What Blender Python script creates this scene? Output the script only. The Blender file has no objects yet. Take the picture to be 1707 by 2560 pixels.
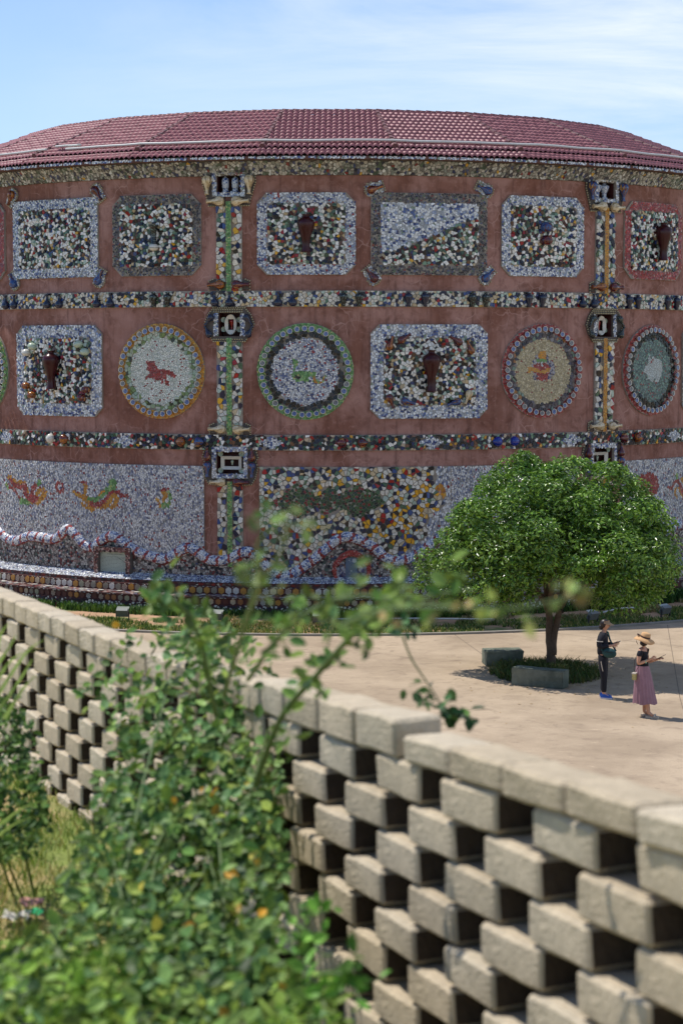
import bpy, bmesh, math, random
import numpy as np
from mathutils import Vector, Matrix
# ------------------------------------------------------------------ camera, sky, sun, exposure
S = bpy.context.scene
COL = S.collection
CAM_Z, PITCH = 7.1, 0.0824
cam_d = bpy.data.cameras.new('camera'); cam = bpy.data.objects.new('camera', cam_d); COL.objects.link(cam)
cam.location = (0, 0, CAM_Z); cam.rotation_euler = (math.pi/2 - PITCH, 0, 0)
cam_d.sensor_fit = 'HORIZONTAL'; cam_d.sensor_width = 24; cam_d.lens = 24*4911/1707.0
cam_d.clip_start = 0.1; cam_d.clip_end = 2000
cam_d.dof.use_dof = True; cam_d.dof.focus_distance = 50; cam_d.dof.aperture_fstop = 4.9
S.camera = cam
SUN_EL = math.radians(63); SUN_DIR = Vector((-0.86, 0.51))          # horizontal direction towards the sun
w = bpy.data.worlds.new('World'); S.world = w; w.use_nodes = True
nt = w.node_tree; nt.nodes.clear()
N = nt.nodes.new; L = nt.links.new
sky = N('ShaderNodeTexSky'); sky.sky_type = 'NISHITA'; sky.sun_disc = False
sky.sun_elevation = SUN_EL; sky.sun_rotation = math.atan2(SUN_DIR.x, SUN_DIR.y)
sky.air_density = 0.9; sky.dust_density = 0.15; sky.ozone_density = 5.0; sky.altitude = 1800
tc = N('ShaderNodeTexCoord'); mp = N('ShaderNodeMapping'); mp.inputs['Scale'].default_value = (3.2, 3.2, 13); mp.inputs['Rotation'].default_value = (0, 0.32, 0)
L(tc.outputs['Generated'], mp.inputs['Vector'])
nz = N('ShaderNodeTexNoise'); nz.inputs['Scale'].default_value = 1.35; nz.inputs['Detail'].default_value = 9; nz.inputs['Roughness'].default_value = 0.62; nz.inputs['Distortion'].default_value = 0.5
L(mp.outputs[0], nz.inputs['Vector'])
cr = N('ShaderNodeValToRGB'); cr.color_ramp.elements[0].position = 0.42; cr.color_ramp.elements[1].position = 0.72
L(nz.outputs['Fac'], cr.inputs['Fac'])
sep = N('ShaderNodeSeparateXYZ'); L(tc.outputs['Generated'], sep.inputs[0])
hz = N('ShaderNodeMapRange'); hz.inputs['From Min'].default_value = 0.27; hz.inputs['From Max'].default_value = 0.02; hz.clamp = True; L(sep.outputs['Z'], hz.inputs['Value'])
hm = N('ShaderNodeMath'); hm.operation = 'MULTIPLY'; hm.inputs[1].default_value = 0.6; L(hz.outputs[0], hm.inputs[0])
cm = N('ShaderNodeMath'); cm.operation = 'MULTIPLY'; cm.inputs[1].default_value = 0.8
xr = N('ShaderNodeMapRange'); xr.inputs['From Min'].default_value = -0.16; xr.inputs['From Max'].default_value = 0.14; xr.inputs['To Min'].default_value = 0.04; L(sep.outputs['X'], xr.inputs['Value'])
xm = N('ShaderNodeMath'); xm.operation = 'MULTIPLY'; L(cr.outputs['Color'], xm.inputs[0]); L(xr.outputs[0], xm.inputs[1]); L(xm.outputs[0], cm.inputs[0])
am = N('ShaderNodeMath'); am.operation = 'MAXIMUM'; L(hm.outputs[0], am.inputs[0]); am.inputs[1].default_value = 0.0
mx0 = N('ShaderNodeMixRGB'); mx0.inputs['Color2'].default_value = (6.0, 6.3, 6.6, 1)
mx = N('ShaderNodeMixRGB'); mx.inputs['Color2'].default_value = (3.8, 4.6, 5.3, 1); L(am.outputs[0], mx.inputs['Fac']); L(sky.outputs[0], mx.inputs['Color1'])
bg = N('ShaderNodeBackground'); bg.inputs['Strength'].default_value = 0.135; L(mx.outputs[0], mx0.inputs['Color1']); L(cm.outputs[0], mx0.inputs['Fac']); L(mx0.outputs[0], bg.inputs['Color'])
wo = N('ShaderNodeOutputWorld'); L(bg.outputs[0], wo.inputs['Surface'])
sd = bpy.data.lights.new('sun', 'SUN'); sun = bpy.data.objects.new('sun', sd); COL.objects.link(sun)
sd.energy = 3.5; sd.angle = math.radians(0.5); sd.color = (1.0, 0.95, 0.87)
_s = SUN_DIR.normalized()
sun_vec = Vector((_s.x*math.cos(SUN_EL), _s.y*math.cos(SUN_EL), math.sin(SUN_EL)))
sun.rotation_euler = sun_vec.to_track_quat('Z', 'Y').to_euler(); sun.location = (0, 0, 60)
S.view_settings.view_transform = 'Standard'; S.view_settings.look = 'None'; S.view_settings.gamma = 1
S.view_settings.exposure = 0.35; S.view_settings.use_curve_mapping = False
# ------------------------------------------------------------------ helpers
rng = np.random.default_rng(7); random.seed(7)
PI = math.pi; R = 13.3; AX, AY = -0.342, 66.57
F_, CX_, CY_ = 4911.0, 853.5, 1280.0
def ray(px, py):
    u = (px-CX_)/F_; v = -(py-CY_)/F_; c, s = math.cos(PITCH), math.sin(PITCH)
    return (u, c+v*s, -s+v*c)
def at(px, py, Y):                       # world point seen at a pixel of the photograph, Y metres away
    d = ray(px, py); return (d[0]/d[1]*Y, Y, CAM_Z + d[2]/d[1]*Y)
def W(px, py, r=R):                      # angle (rad) and height on the round wall
    d = ray(px, py); a = d[0]**2+d[1]**2; b = -(d[0]*AX+d[1]*AY); c = AX*AX+AY*AY-r*r
    t = (-b-math.sqrt(max(0, b*b-a*c)))/a
    return math.atan2(d[0]*t-AX, AY-d[1]*t), CAM_Z+d[2]*t
def lin(c):
    out = []
    for x in c[:3]:
        x /= 255.0; out.append(x/12.92 if x <= .04045 else ((x+.055)/1.055)**2.4)
    return tuple(out)
def empty(name, loc, label=None, cat=None, group=None, rz=0):
    o = bpy.data.objects.new(name, None); COL.objects.link(o); o.location = loc; o.rotation_euler = (0, 0, rz); o.empty_display_size = .1
    return tag(o, label, cat, group)
def tag(o, label=None, cat=None, group=None, kind=None):
    if label: o['label'] = label
    if cat: o['category'] = cat
    if group: o['group'] = group
    if kind: o['kind'] = kind
    return o
def mesh(name, V, Fc, cols=None, smooth=False):
    me = bpy.data.meshes.new(name); me.from_pydata([tuple(map(float, v)) for v in V] if not isinstance(V, np.ndarray) else V.tolist(), [], Fc)
    if cols is not None:
        a = me.color_attributes.new('Col', 'FLOAT_COLOR', 'CORNER')
        n = np.array([len(f) for f in Fc]); c = np.repeat(np.asarray(cols, dtype=np.float32), n, axis=0)
        c = np.concatenate([c, np.ones((len(c), 1), np.float32)], axis=1); a.data.foreach_set('color', c.ravel())
    if smooth: me.polygons.foreach_set('use_smooth', [True]*len(me.polygons))
    me.update(); return me
def link(name, me, m=None, parent=None, loc=None, rot=None, scale=None, kind=None):
    o = bpy.data.objects.new(name, me); COL.objects.link(o)
    if m is not None and len(me.materials) == 0: me.materials.append(m)
    if parent is not None: o.parent = parent
    if loc is not None: o.location = loc
    if rot is not None: o.rotation_euler = rot
    if scale is not None: o.scale = scale
    if kind: o['kind'] = kind
    return o
class MB:
    def __init__(s): s.V = []; s.F = []; s.C = []
    def add(s, V, Fc, col=None):
        b = len(s.V); s.V += [tuple(v) for v in V]; s.F += [tuple(i+b for i in f) for f in Fc]; s.C += [col or (.5, .5, .5)]*len(Fc)
    def box(s, c, d, col=None, M=None):
        x, y, z = [k/2 for k in d]; V = [Vector((a*x, b*y, e*z)) for a in (-1, 1) for b in (-1, 1) for e in (-1, 1)]
        if M is not None: V = [M @ v for v in V]
        V = [v+Vector(c) for v in V]
        s.add(V, [(0, 1, 3, 2), (4, 6, 7, 5), (0, 4, 5, 1), (2, 3, 7, 6), (0, 2, 6, 4), (1, 5, 7, 3)], col)
    def tube(s, pts, rad, n=8, col=None, cap=True):
        pts = [Vector(p) for p in pts]; rr = rad if hasattr(rad, '__len__') else [rad]*len(pts); V = []; Fc = []
        up = Vector((0, 0, 1))
        for i, p in enumerate(pts):
            t = (pts[min(i+1, len(pts)-1)]-pts[max(i-1, 0)]).normalized()
            a = t.cross(up if abs(t.z) < .95 else Vector((1, 0, 0))).normalized(); b = a.cross(t).normalized()
            for k in range(n):
                an = 2*PI*k/n; V.append(p+(a*math.cos(an)+b*math.sin(an))*rr[i])
        for i in range(len(pts)-1):
            for k in range(n): Fc.append((i*n+k, i*n+(k+1) % n, (i+1)*n+(k+1) % n, (i+1)*n+k))
        if cap: Fc += [tuple(range(n))[::-1], tuple((len(pts)-1)*n+k for k in range(n))]
        s.add(V, Fc, col)
    def lathe(s, prof, n=14, M=None, col=None):
        V = []; Fc = []
        for (r, z) in prof:
            for k in range(n):
                v = Vector((r*math.cos(2*PI*k/n), r*math.sin(2*PI*k/n), z)); V.append(M @ v if M is not None else v)
        for i in range(len(prof)-1):
            for k in range(n): Fc.append((i*n+k, i*n+(k+1) % n, (i+1)*n+(k+1) % n, (i+1)*n+k))
        Fc += [tuple(range(n))[::-1], tuple((len(prof)-1)*n+k for k in range(n))]
        s.add(V, Fc, col)
    def mesh(s, name, smooth=False, colored=False): return mesh(name, s.V, s.F, s.C if colored else None, smooth)
    def build(s, name, m=None, parent=None, smooth=False, colored=False, kind=None, loc=None): return link(name, s.mesh(name, smooth, colored), m, parent, kind=kind, loc=loc)
# ------------------------------------------------------------------ materials
def material(name, color=None, rough=.6, var=.15, scale=3., bump=0., bscale=40., attr=False, spec=.5, metal=0, coat=0., color2=None, c2scale=1., c2lo=.45, c2hi=.6, trans=0.):
    m = bpy.data.materials.new(name); m.use_nodes = True; t = m.node_tree; p = t.nodes['Principled BSDF']
    n = t.nodes.new; l = t.links.new
    co = n('ShaderNodeTexCoord')
    if attr: s = n('ShaderNodeAttribute'); s.attribute_name = 'Col'; base = s.outputs['Color']
    else: s = n('ShaderNodeRGB'); s.outputs[0].default_value = (*color, 1); base = s.outputs[0]
    if color2 is not None:
        z = n('ShaderNodeTexNoise'); z.inputs['Scale'].default_value = c2scale; z.inputs['Detail'].default_value = 6; l(co.outputs['Object'], z.inputs['Vector'])
        r = n('ShaderNodeMapRange'); r.inputs['From Min'].default_value = c2lo; r.inputs['From Max'].default_value = c2hi; l(z.outputs['Fac'], r.inputs['Value'])
        x = n('ShaderNodeMixRGB'); l(r.outputs[0], x.inputs['Fac']); l(base, x.inputs['Color1']); x.inputs['Color2'].default_value = (*color2, 1); base = x.outputs[0]
    if var:
        z = n('ShaderNodeTexNoise'); z.inputs['Scale'].default_value = scale; z.inputs['Detail'].default_value = 7; z.inputs['Roughness'].default_value = .65; l(co.outputs['Object'], z.inputs['Vector'])
        r = n('ShaderNodeMapRange'); r.inputs['From Min'].default_value = .3; r.inputs['From Max'].default_value = .7; r.inputs['To Min'].default_value = 1-var; r.inputs['To Max'].default_value = 1+var; l(z.outputs['Fac'], r.inputs['Value'])
        h = n('ShaderNodeVectorMath'); h.operation = 'SCALE'; l(base, h.inputs[0]); l(r.outputs[0], h.inputs['Scale']); base = h.outputs[0]
    l(base, p.inputs['Base Color']); p.inputs['Roughness'].default_value = rough; p.inputs['Metallic'].default_value = metal
    p.inputs['Specular IOR Level'].default_value = spec; p.inputs['Coat Weight'].default_value = coat; p.inputs['Coat Roughness'].default_value = .08
    if bump:
        z = n('ShaderNodeTexNoise'); z.inputs['Scale'].default_value = bscale; z.inputs['Detail'].default_value = 6; l(co.outputs['Object'], z.inputs['Vector'])
        b = n('ShaderNodeBump'); b.inputs['Strength'].default_value = bump; b.inputs['Distance'].default_value = .01; l(z.outputs['Fac'], b.inputs['Height']); l(b.outputs[0], p.inputs['Normal'])
    if trans:
        d = n('ShaderNodeBsdfTranslucent'); l(base, d.inputs['Color']); x = n('ShaderNodeMixShader'); x.inputs[0].default_value = trans
        l(p.outputs[0], x.inputs[1]); l(d.outputs[0], x.inputs[2]); l(x.outputs[0], t.nodes['Material Output'].inputs['Surface'])
    return m
M = {}
M['shard'] = material('glazed_shards', attr=True, rough=.28, var=.22, scale=22, spec=.5)
M['tess'] = material('small_tesserae', attr=True, rough=.4, var=.25, scale=45, spec=.4)
M['stone'] = material('pebble_mosaic', attr=True, rough=.7, var=.2, scale=30)
M['grout'] = material('grey_grout', lin((150, 140, 128)), .9, .2, 6)
M['grout_dark'] = material('dark_grout', lin((92, 84, 78)), .9, .2, 6)
M['white'] = material('white_porcelain', lin((212, 208, 196)), .22, .08, 9, coat=.4)
M['bluewhite'] = material('blue_white_porcelain', lin((200, 206, 212)), .2, .06, 9, coat=.4, color2=lin((52, 78, 140)), c2scale=16, c2lo=.53, c2hi=.58)
M['maroon'] = material('maroon_glaze', lin((58, 8, 14)), .3, .25, 4, coat=.08, spec=.35)
M['navy'] = material('navy_glaze', lin((22, 32, 58)), .2, .2, 6, coat=.4)
M['blue'] = material('cobalt_glaze', lin((20, 46, 140)), .15, .15, 5, coat=.6)
M['black'] = material('black_patterned_glaze', lin((22, 26, 26)), .25, .1, 6, coat=.3, color2=lin((130, 150, 140)), c2scale=30, c2lo=.58, c2hi=.62)
M['celadon'] = material('pale_celadon_glaze', lin((178, 192, 168)), .25, .1, 6, coat=.4)
def streaked(name, cols):
    m = bpy.data.materials.new(name); m.use_nodes = True; t = m.node_tree; p = t.nodes['Principled BSDF']; n = t.nodes.new; l = t.links.new
    co = n('ShaderNodeTexCoord'); mp = n('ShaderNodeMapping'); mp.inputs['Scale'].default_value = (5, 5, 1.3); l(co.outputs['Object'], mp.inputs[0])
    z = n('ShaderNodeTexNoise'); z.inputs['Scale'].default_value = 2.2; z.inputs['Detail'].default_value = 4; z.inputs['Distortion'].default_value = 1.2; l(mp.outputs[0], z.inputs['Vector'])
    r = n('ShaderNodeValToRGB'); e = r.color_ramp.elements
    e[0].position = .3; e[0].color = (*lin(cols[0]), 1); e[1].position = .72; e[1].color = (*lin(cols[-1]), 1)
    for i, c in enumerate(cols[1:-1]): k = e.new(.3+.42*(i+1)/(len(cols)-1)); k.color = (*lin(c), 1)
    l(z.outputs['Fac'], r.inputs[0]); l(r.outputs[0], p.inputs['Base Color']); p.inputs['Roughness'].default_value = .18; p.inputs['Coat Weight'].default_value = .5
    return m
M['streak_red'] = streaked('streaked_red_glaze', [(30, 34, 70), (70, 14, 18), (110, 30, 22), (196, 150, 80)])
M['streak_blue'] = streaked('streaked_blue_glaze', [(16, 40, 90), (50, 86, 140), (76, 16, 22), (190, 150, 84)])
M['streak_cream'] = streaked('streaked_cream_glaze', [(40, 40, 50), (190, 165, 120), (222, 208, 176), (205, 170, 110)])
M['streak_brown'] = streaked('streaked_brown_glaze', [(50, 20, 16), (96, 34, 20), (176, 110, 40), (60, 24, 20)])
M['redglaze'] = material('red_glaze', lin((150, 24, 20)), .2, .1, 5, coat=.5)
M['bead'] = material('cream_beads', lin((186, 176, 142)), .35, .2, 20)
M['maroon_band'] = material('dark_maroon_backing', lin((78, 36, 34)), .6, .25, 8)
M['soffit'] = material('brown_soffit_paint', lin((98, 66, 56)), .8, .15, 3)
M['tile_roof'] = material('glazed_maroon_roof_tile', lin((152, 94, 98)), .5, .28, 7, spec=.45)
M['ridge'] = material('weathered_ridge_tile', lin((104, 66, 64)), .55, .25, 5)
M['dark'] = material('dark_void', lin((26, 20, 20)), .9, .1)
M['pvc'] = material('white_plastic_pipe', lin((205, 203, 196)), .45, .08, 2)
M['marble'] = material('pale_marble_slab', lin((176, 186, 172)), .35, .06, 4)
M['ink'] = material('engraved_dark_paint', lin((70, 74, 66)), .7, 0)
def plaster():
    m = bpy.data.materials.new('red_brown_plaster'); m.use_nodes = True; t = m.node_tree; p = t.nodes['Principled BSDF']; n = t.nodes.new; l = t.links.new
    co = n('ShaderNodeTexCoord')
    def noise(sc, det=6, dist=0): z = n('ShaderNodeTexNoise'); z.inputs['Scale'].default_value = sc; z.inputs['Detail'].default_value = det; z.inputs['Distortion'].default_value = dist; z.inputs['Roughness'].default_value = .6; l(co.outputs['Object'], z.inputs['Vector']); return z.outputs['Fac']
    def mr(v, a, b, c=0., d=1.): r = n('ShaderNodeMapRange'); r.inputs['From Min'].default_value = a; r.inputs['From Max'].default_value = b; r.inputs['To Min'].default_value = c; r.inputs['To Max'].default_value = d; l(v, r.inputs['Value']); return r.outputs[0]
    def mix(f, a, b):
        x = n('ShaderNodeMixRGB'); l(f, x.inputs['Fac'])
        for k, s in (('Color1', a), ('Color2', b)):
            if isinstance(s, tuple): x.inputs[k].default_value = (*s, 1)
            else: l(s, x.inputs[k])
        return x.outputs[0]
    def mul(a, b): x = n('ShaderNodeMath'); x.operation = 'MULTIPLY'; l(a, x.inputs[0]); (l(b, x.inputs[1]) if not isinstance(b, float) else setattr(x.inputs[1], 'default_value', b)); return x.outputs[0]
    c = mix(mr(noise(.55, 4, .6), .42, .6), lin((136, 92, 77)), lin((172, 130, 118)))
    c = mix(mr(noise(3.2, 9, .4), .5, .66, 0, .6), c, lin((112, 73, 60)))
    c = mix(mr(noise(9, 8), .55, .75, 0, .5), c, lin((186, 142, 130)))
    ms = n('ShaderNodeMapping'); ms.inputs['Scale'].default_value = (2.6, 2.6, .28); l(co.outputs['Object'], ms.inputs[0])
    zs = n('ShaderNodeTexNoise'); zs.inputs['Scale'].default_value = 2.4; zs.inputs['Detail'].default_value = 7; zs.inputs['Roughness'].default_value = .7; l(ms.outputs[0], zs.inputs['Vector'])
    c = mix(mr(zs.outputs['Fac'], .52, .68, 0, .55), c, lin((94, 62, 53))); c = mix(mr(zs.outputs['Fac'], .42, .3, 0, .4), c, lin((186, 146, 132)))
    vo = n('ShaderNodeTexVoronoi'); vo.feature = 'DISTANCE_TO_EDGE'; vo.inputs['Scale'].default_value = 2.6
    ad = n('ShaderNodeMixRGB'); ad.blend_type = 'ADD'; ad.inputs['Fac'].default_value = .22
    zz = n('ShaderNodeTexNoise'); zz.inputs['Scale'].default_value = 3.0; l(co.outputs['Object'], zz.inputs['Vector'])
    l(co.outputs['Object'], ad.inputs['Color1']); l(zz.outputs['Color'], ad.inputs['Color2']); l(ad.outputs[0], vo.inputs['Vector'])
    crack = mr(vo.outputs['Distance'], .035, .012)
    c = mix(mul(mul(crack, mr(noise(.8, 3), .48, .62)), .5), c, lin((196, 156, 144)))
    l(c, p.inputs['Base Color']); p.inputs['Roughness'].default_value = .85; p.inputs['Specular IOR Level'].default_value = .25
    b = n('ShaderNodeBump'); b.inputs['Strength'].default_value = .25; b.inputs['Distance'].default_value = .02; l(noise(12, 8), b.inputs['Height']); l(b.outputs[0], p.inputs['Normal'])
    return m
M['plaster'] = plaster()
# ------------------------------------------------------------------ shard patterns: one periodic patch of irregular cells, reused
def cell_patch(n, jit):
    P = np.array([[(i+.5*(j % 2)+(rng.random()-.5)*jit) % n, (j+(rng.random()-.5)*jit) % n] for j in range(n) for i in range(n)])
    out = []
    for k, p in enumerate(P):
        d = P-p; d -= np.round(d/n)*n; q = np.argsort((d**2).sum(1))[1:15]
        poly = [(-1.6, -1.6), (1.6, -1.6), (1.6, 1.6), (-1.6, 1.6)]
        for m in q:
            nx, ny = d[m]; h = (nx*nx+ny*ny)/2; new = []
            for a in range(len(poly)):
                x0, y0 = poly[a]; x1, y1 = poly[(a+1) % len(poly)]; s0 = x0*nx+y0*ny-h; s1 = x1*nx+y1*ny-h
                if s0 <= 0: new.append((x0, y0))
                if (s0 < 0 < s1) or (s1 < 0 < s0): t = s0/(s0-s1); new.append((x0+(x1-x0)*t, y0+(y1-y0)*t))
            poly = new
        pl = [poly[0]]
        for q2 in poly[1:]:
            if (q2[0]-pl[-1][0])**2+(q2[1]-pl[-1][1])**2 > .004: pl.append(q2)
        out.append((p[0], p[1], np.array(pl)))
    return n, out
PATCH = cell_patch(34, 1.25)
def pal(*it):
    wts = np.array([i[0] for i in it], float); return (wts/wts.sum(), np.array([lin(i[1:]) for i in it]))
WH = (234, 230, 220)
PAL = dict(
    multi=pal((30, *WH), (9, 176, 190, 172), (13, 24, 28, 44), (9, 34, 30, 28), (8, 70, 92, 72), (6, 104, 74, 54), (6, 190, 168, 130), (4, 150, 32, 34), (1.6, 212, 160, 40), (6, 52, 66, 112), (5, 110, 140, 118), (4, 70, 24, 26)),
    light=pal((34, 214, 208, 194), (10, 176, 190, 172), (12, 26, 30, 60), (4, 40, 36, 34), (4, 80, 110, 84), (8, 196, 176, 140), (3, 160, 30, 30), (3.5, 216, 164, 40), (7, 60, 78, 130)),
    darkm=pal((12, *WH), (24, 24, 28, 48), (22, 30, 28, 30), (10, 52, 84, 62), (8, 130, 158, 128), (6, 160, 34, 34), (8, 120, 84, 64), (2, 206, 150, 44), (8, 44, 50, 92), (5, 190, 168, 140)),
    bw=pal((42, 226, 228, 228), (14, 154, 166, 190), (10, 84, 102, 152), (6, 48, 60, 112), (20, 170, 174, 178), (3, 120, 140, 120)),
    bwr=pal((42, 222, 224, 224), (16, 154, 164, 186), (10, 90, 104, 146), (5, 50, 60, 110), (20, 170, 172, 176), (3.5, 150, 34, 40)),
    grey=pal((20, 92, 84, 82), (14, 60, 54, 58), (12, 128, 120, 110), (10, 40, 38, 46), (10, 150, 140, 124), (4, 120, 60, 54), (5, 96, 110, 84), (6, 84, 92, 118)),
    mural=pal((42, 224, 224, 222), (20, 154, 162, 180), (8, 96, 106, 142), (16, 182, 180, 176), (10, 118, 122, 132), (3.4, 146, 30, 36)),
    pebble=pal((26, 176, 168, 158), (16, 128, 120, 112), (10, 150, 122, 112), (10, 84, 78, 76), (8, 40, 40, 48), (5, 120, 50, 46), (9, 196, 190, 178), (4, 84, 100, 90), (3, 70, 80, 110)),
    redt=pal((30, 160, 44, 44), (14, 128, 32, 36), (10, 190, 90, 84), (6, 196, 150, 140), (8, 142, 60, 56)),
    greent=pal((30, 92, 146, 76), (16, 120, 170, 98), (12, 150, 190, 120), (8, 70, 116, 62), (6, 186, 186, 110)),
    yellowt=pal((30, 204, 140, 34), (14, 184, 120, 30), (10, 214, 166, 70), (4, 160, 96, 40)),
    black=pal((30, 22, 22, 24), (8, 40, 36, 34), (4, 60, 50, 44), (3, 120, 112, 100)),
    dusk=pal((20, 70, 64, 74), (14, 96, 88, 92), (8, 44, 42, 50), (6, 128, 120, 116), (4, 120, 140, 124), (2, 160, 110, 60)),
    sage=pal((22, 176, 188, 168), (14, 116, 136, 84), (10, 150, 170, 140), (6, 60, 66, 44), (8, 196, 196, 182)),
    cream=pal((34, 194, 180, 142), (20, 168, 154, 118), (12, 214, 202, 168), (2.2, 140, 28, 30)),
    pale=pal((34, 218, 222, 210), (16, 190, 200, 188), (18, 234, 236, 226), (3, 140, 34, 36)),
    teal=pal((30, 88, 116, 112), (20, 124, 150, 142), (14, 60, 84, 88), (8, 130, 170, 148), (4.5, 150, 50, 56)),
    diamond=pal((26, 44, 72, 46), (16, 66, 100, 60), (12, 128, 44, 44), (10, 30, 40, 34), (6, 150, 150, 130)),
    frieze=pal((22, 172, 168, 156), (14, 138, 142, 132), (14, 116, 112, 104), (7, 84, 98, 80), (7, 56, 58, 70), (6, 66, 74, 108), (1.5, 130, 54, 48), (1, 196, 150, 50), (10, 200, 200, 192)),
    bluehouse=pal((22, 168, 166, 172), (14, 60, 66, 110), (10, 90, 90, 120), (10, 190, 184, 176), (5, 110, 90, 90)),
    pearl=pal((30, 176, 178, 168), (10, 60, 66, 84), (8, 130, 140, 130)),
    mono=pal((26, 204, 202, 190), (34, 34, 36, 50)))
def pick(pl, n): return pl[1][rng.choice(len(pl[0]), size=n, p=pl[0])]
def drum(th0):
    return lambda u, v, d: np.stack([(R+d)*np.sin(th0+u/R), -(R+d)*np.cos(th0+u/R), v], -1)
N_SHARD = [0]
def emit(name, parent, box, size, mapf, pal_, inside=None, colf=None, clamp=None, t=.02, d0=.05, shrink=.86, sides=False, tilt=.25, mat='shard', singles=0, asp=1.0, rot=None):
    """fill a region of a surface with irregular ceramic pieces, joints recessed between them"""
    u0, u1, v0, v1 = box; n, cells = PATCH; su, sv = size*asp, size/asp
    ou, ov = rng.random()*n, rng.random()*n; V = []; Fc = []; C = []; one = []; PV = []; PI_ = []
    ca, sa = (math.cos(rot), math.sin(rot)) if rot else (1, 0)
    uc, vc = (u0+u1)/2, (v0+v1)/2
    if rot: hr = math.hypot(u1-u0, v1-v0)/2; a0, a1, b0, b1 = -hr, hr, -hr, hr
    else: a0, a1, b0, b1 = u0-uc, u1-uc, v0-vc, v1-vc
    for iu in range(int(math.floor((a0/su+ou)/n)), int(math.floor((a1/su+ou)/n))+1):
        for iv in range(int(math.floor((b0/sv+ov)/n)), int(math.floor((b1/sv+ov)/n))+1):
            for (px, py, poly) in cells:
                x = (px+iu*n-ou)*su; y = (py+iv*n-ov)*sv
                if rot: x, y = x*ca-y*sa, x*sa+y*ca
                x += uc; y += vc
                if x < u0 or x > u1 or y < v0 or y > v1: continue
                PI_.append((x, y, poly))
    if not PI_: return None
    xs = np.array([p[0] for p in PI_]); ys = np.array([p[1] for p in PI_])
    keep = np.ones(len(xs), bool) if inside is None else inside(xs, ys)
    idx = np.nonzero(keep)[0]
    cols = pick(PAL[pal_], len(idx)) if isinstance(pal_, str) else pick(pal_, len(idx))
    if colf is not None: cols = colf(xs[idx], ys[idx], cols)
    cols = cols*(1+(rng.random((len(idx), 1))-.5)*.3)
    order = list(range(len(idx))); big = set()
    if singles:
        ar = [len(PI_[i][2])*0+abs(sum(p[k][0]*p[(k+1) % len(p)][1]-p[(k+1) % len(p)][0]*p[k][1] for k in range(len(p)))) for i in idx for p in [PI_[i][2]]]
        big = set(np.argsort(ar)[-singles:].tolist())
    for j in order:
        x, y, poly = PI_[idx[j]]
        pu = poly[:, 0]*su*shrink; pv = poly[:, 1]*sv*shrink
        if rot: pu, pv = pu*ca-pv*sa, pu*sa+pv*ca
        pu = np.clip(x+pu, u0, u1); pv = np.clip(y+pv, v0, v1)
        if clamp: pu, pv = clamp(pu, pv)
        tt = t*(.6+.8*rng.random()); gx, gy = (rng.random(2)-.5)*tilt
        dd = d0+tt+gx*(pu-x)+gy*(pv-y); m = len(pu); b = len(V)
        top = mapf(pu, pv, dd); tgt = (V, Fc, C)
        if j in big: tgt = ([], [], []); b = 0
        tgt[0].extend(top.tolist()); tgt[1].append(tuple(range(b, b+m))); tgt[2].append(cols[j])
        if sides or j in big:
            bot = mapf(x+(pu-x)*1.04, y+(pv-y)*1.04, np.full(m, d0-.002)); tgt[0].extend(bot.tolist())
            for k in range(m): tgt[1].append((b+k, b+m+k, b+m+(k+1) % m, b+(k+1) % m)); tgt[2].append(cols[j]*.9)
        if j in big:
            link('shard', mesh('shard', tgt[0], tgt[1], tgt[2]), M[mat], parent); N_SHARD[0] += 1
    if not V: return None
    return link(name, mesh(name, V, Fc, C), M[mat], parent, kind='stuff')
def colslab(us, top, bot, th0, d0, d1):
    """slab following the drum: column by column between bot(u) and top(u), from depth d0 out to d1"""
    f = drum(th0); V = []; Fc = []
    for u in us:
        a, b = bot(u), top(u)
        for (v, d) in ((a, d0), (a, d1), (b, d1), (b, d0)): V.append(f(np.float64(u), np.float64(v), np.float64(d)))
    for i in range(len(us)-1):
        k = i*4
        for c in range(4): Fc.append((k+c, k+4+c, k+4+(c+1) % 4, k+(c+1) % 4))
    Fc += [(0, 1, 2, 3), (len(us)*4-4, len(us)*4-1, len(us)*4-2, len(us)*4-3)]
    return V, Fc
def rectslab(name, parent, th0, u0, u1, v0, v1, d0, d1, m, kind=None):
    n = max(2, int(abs(u1-u0)/.3)+1); V, Fc = colslab(np.linspace(u0, u1, n), lambda u: v1, lambda u: v0, th0, d0, d1)
    return link(name, mesh(name, V, Fc), m, parent, kind=kind)
def loft(name, parent, prof, a0, a1, m, step=.02, smooth=False):
    """profile of (depth, height) swept round the drum"""
    n = int((a1-a0)/step)+1; V = []; Fc = []; k = len(prof)
    for a in np.linspace(a0, a1, n):
        for (d, h) in prof: V.append(((R+d)*math.sin(a), -(R+d)*math.cos(a), h))
    for i in range(n-1):
        for j in range(k-1): Fc.append((i*k+j, (i+1)*k+j, (i+1)*k+j+1, i*k+j+1))
    return link(name, mesh(name, V, Fc, smooth=smooth), m, parent)
def wallmat(th, h, d, spin=0, tiltz=0):
    """frame on the wall: x along the wall to the right, y into the wall, z up; spin turns in the wall plane"""
    return Matrix.Translation(((R+d)*math.sin(th), -(R+d)*math.cos(th), h)) @ Matrix.Rotation(th, 4, 'Z') @ Matrix.Rotation(spin, 4, 'Y')
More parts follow.
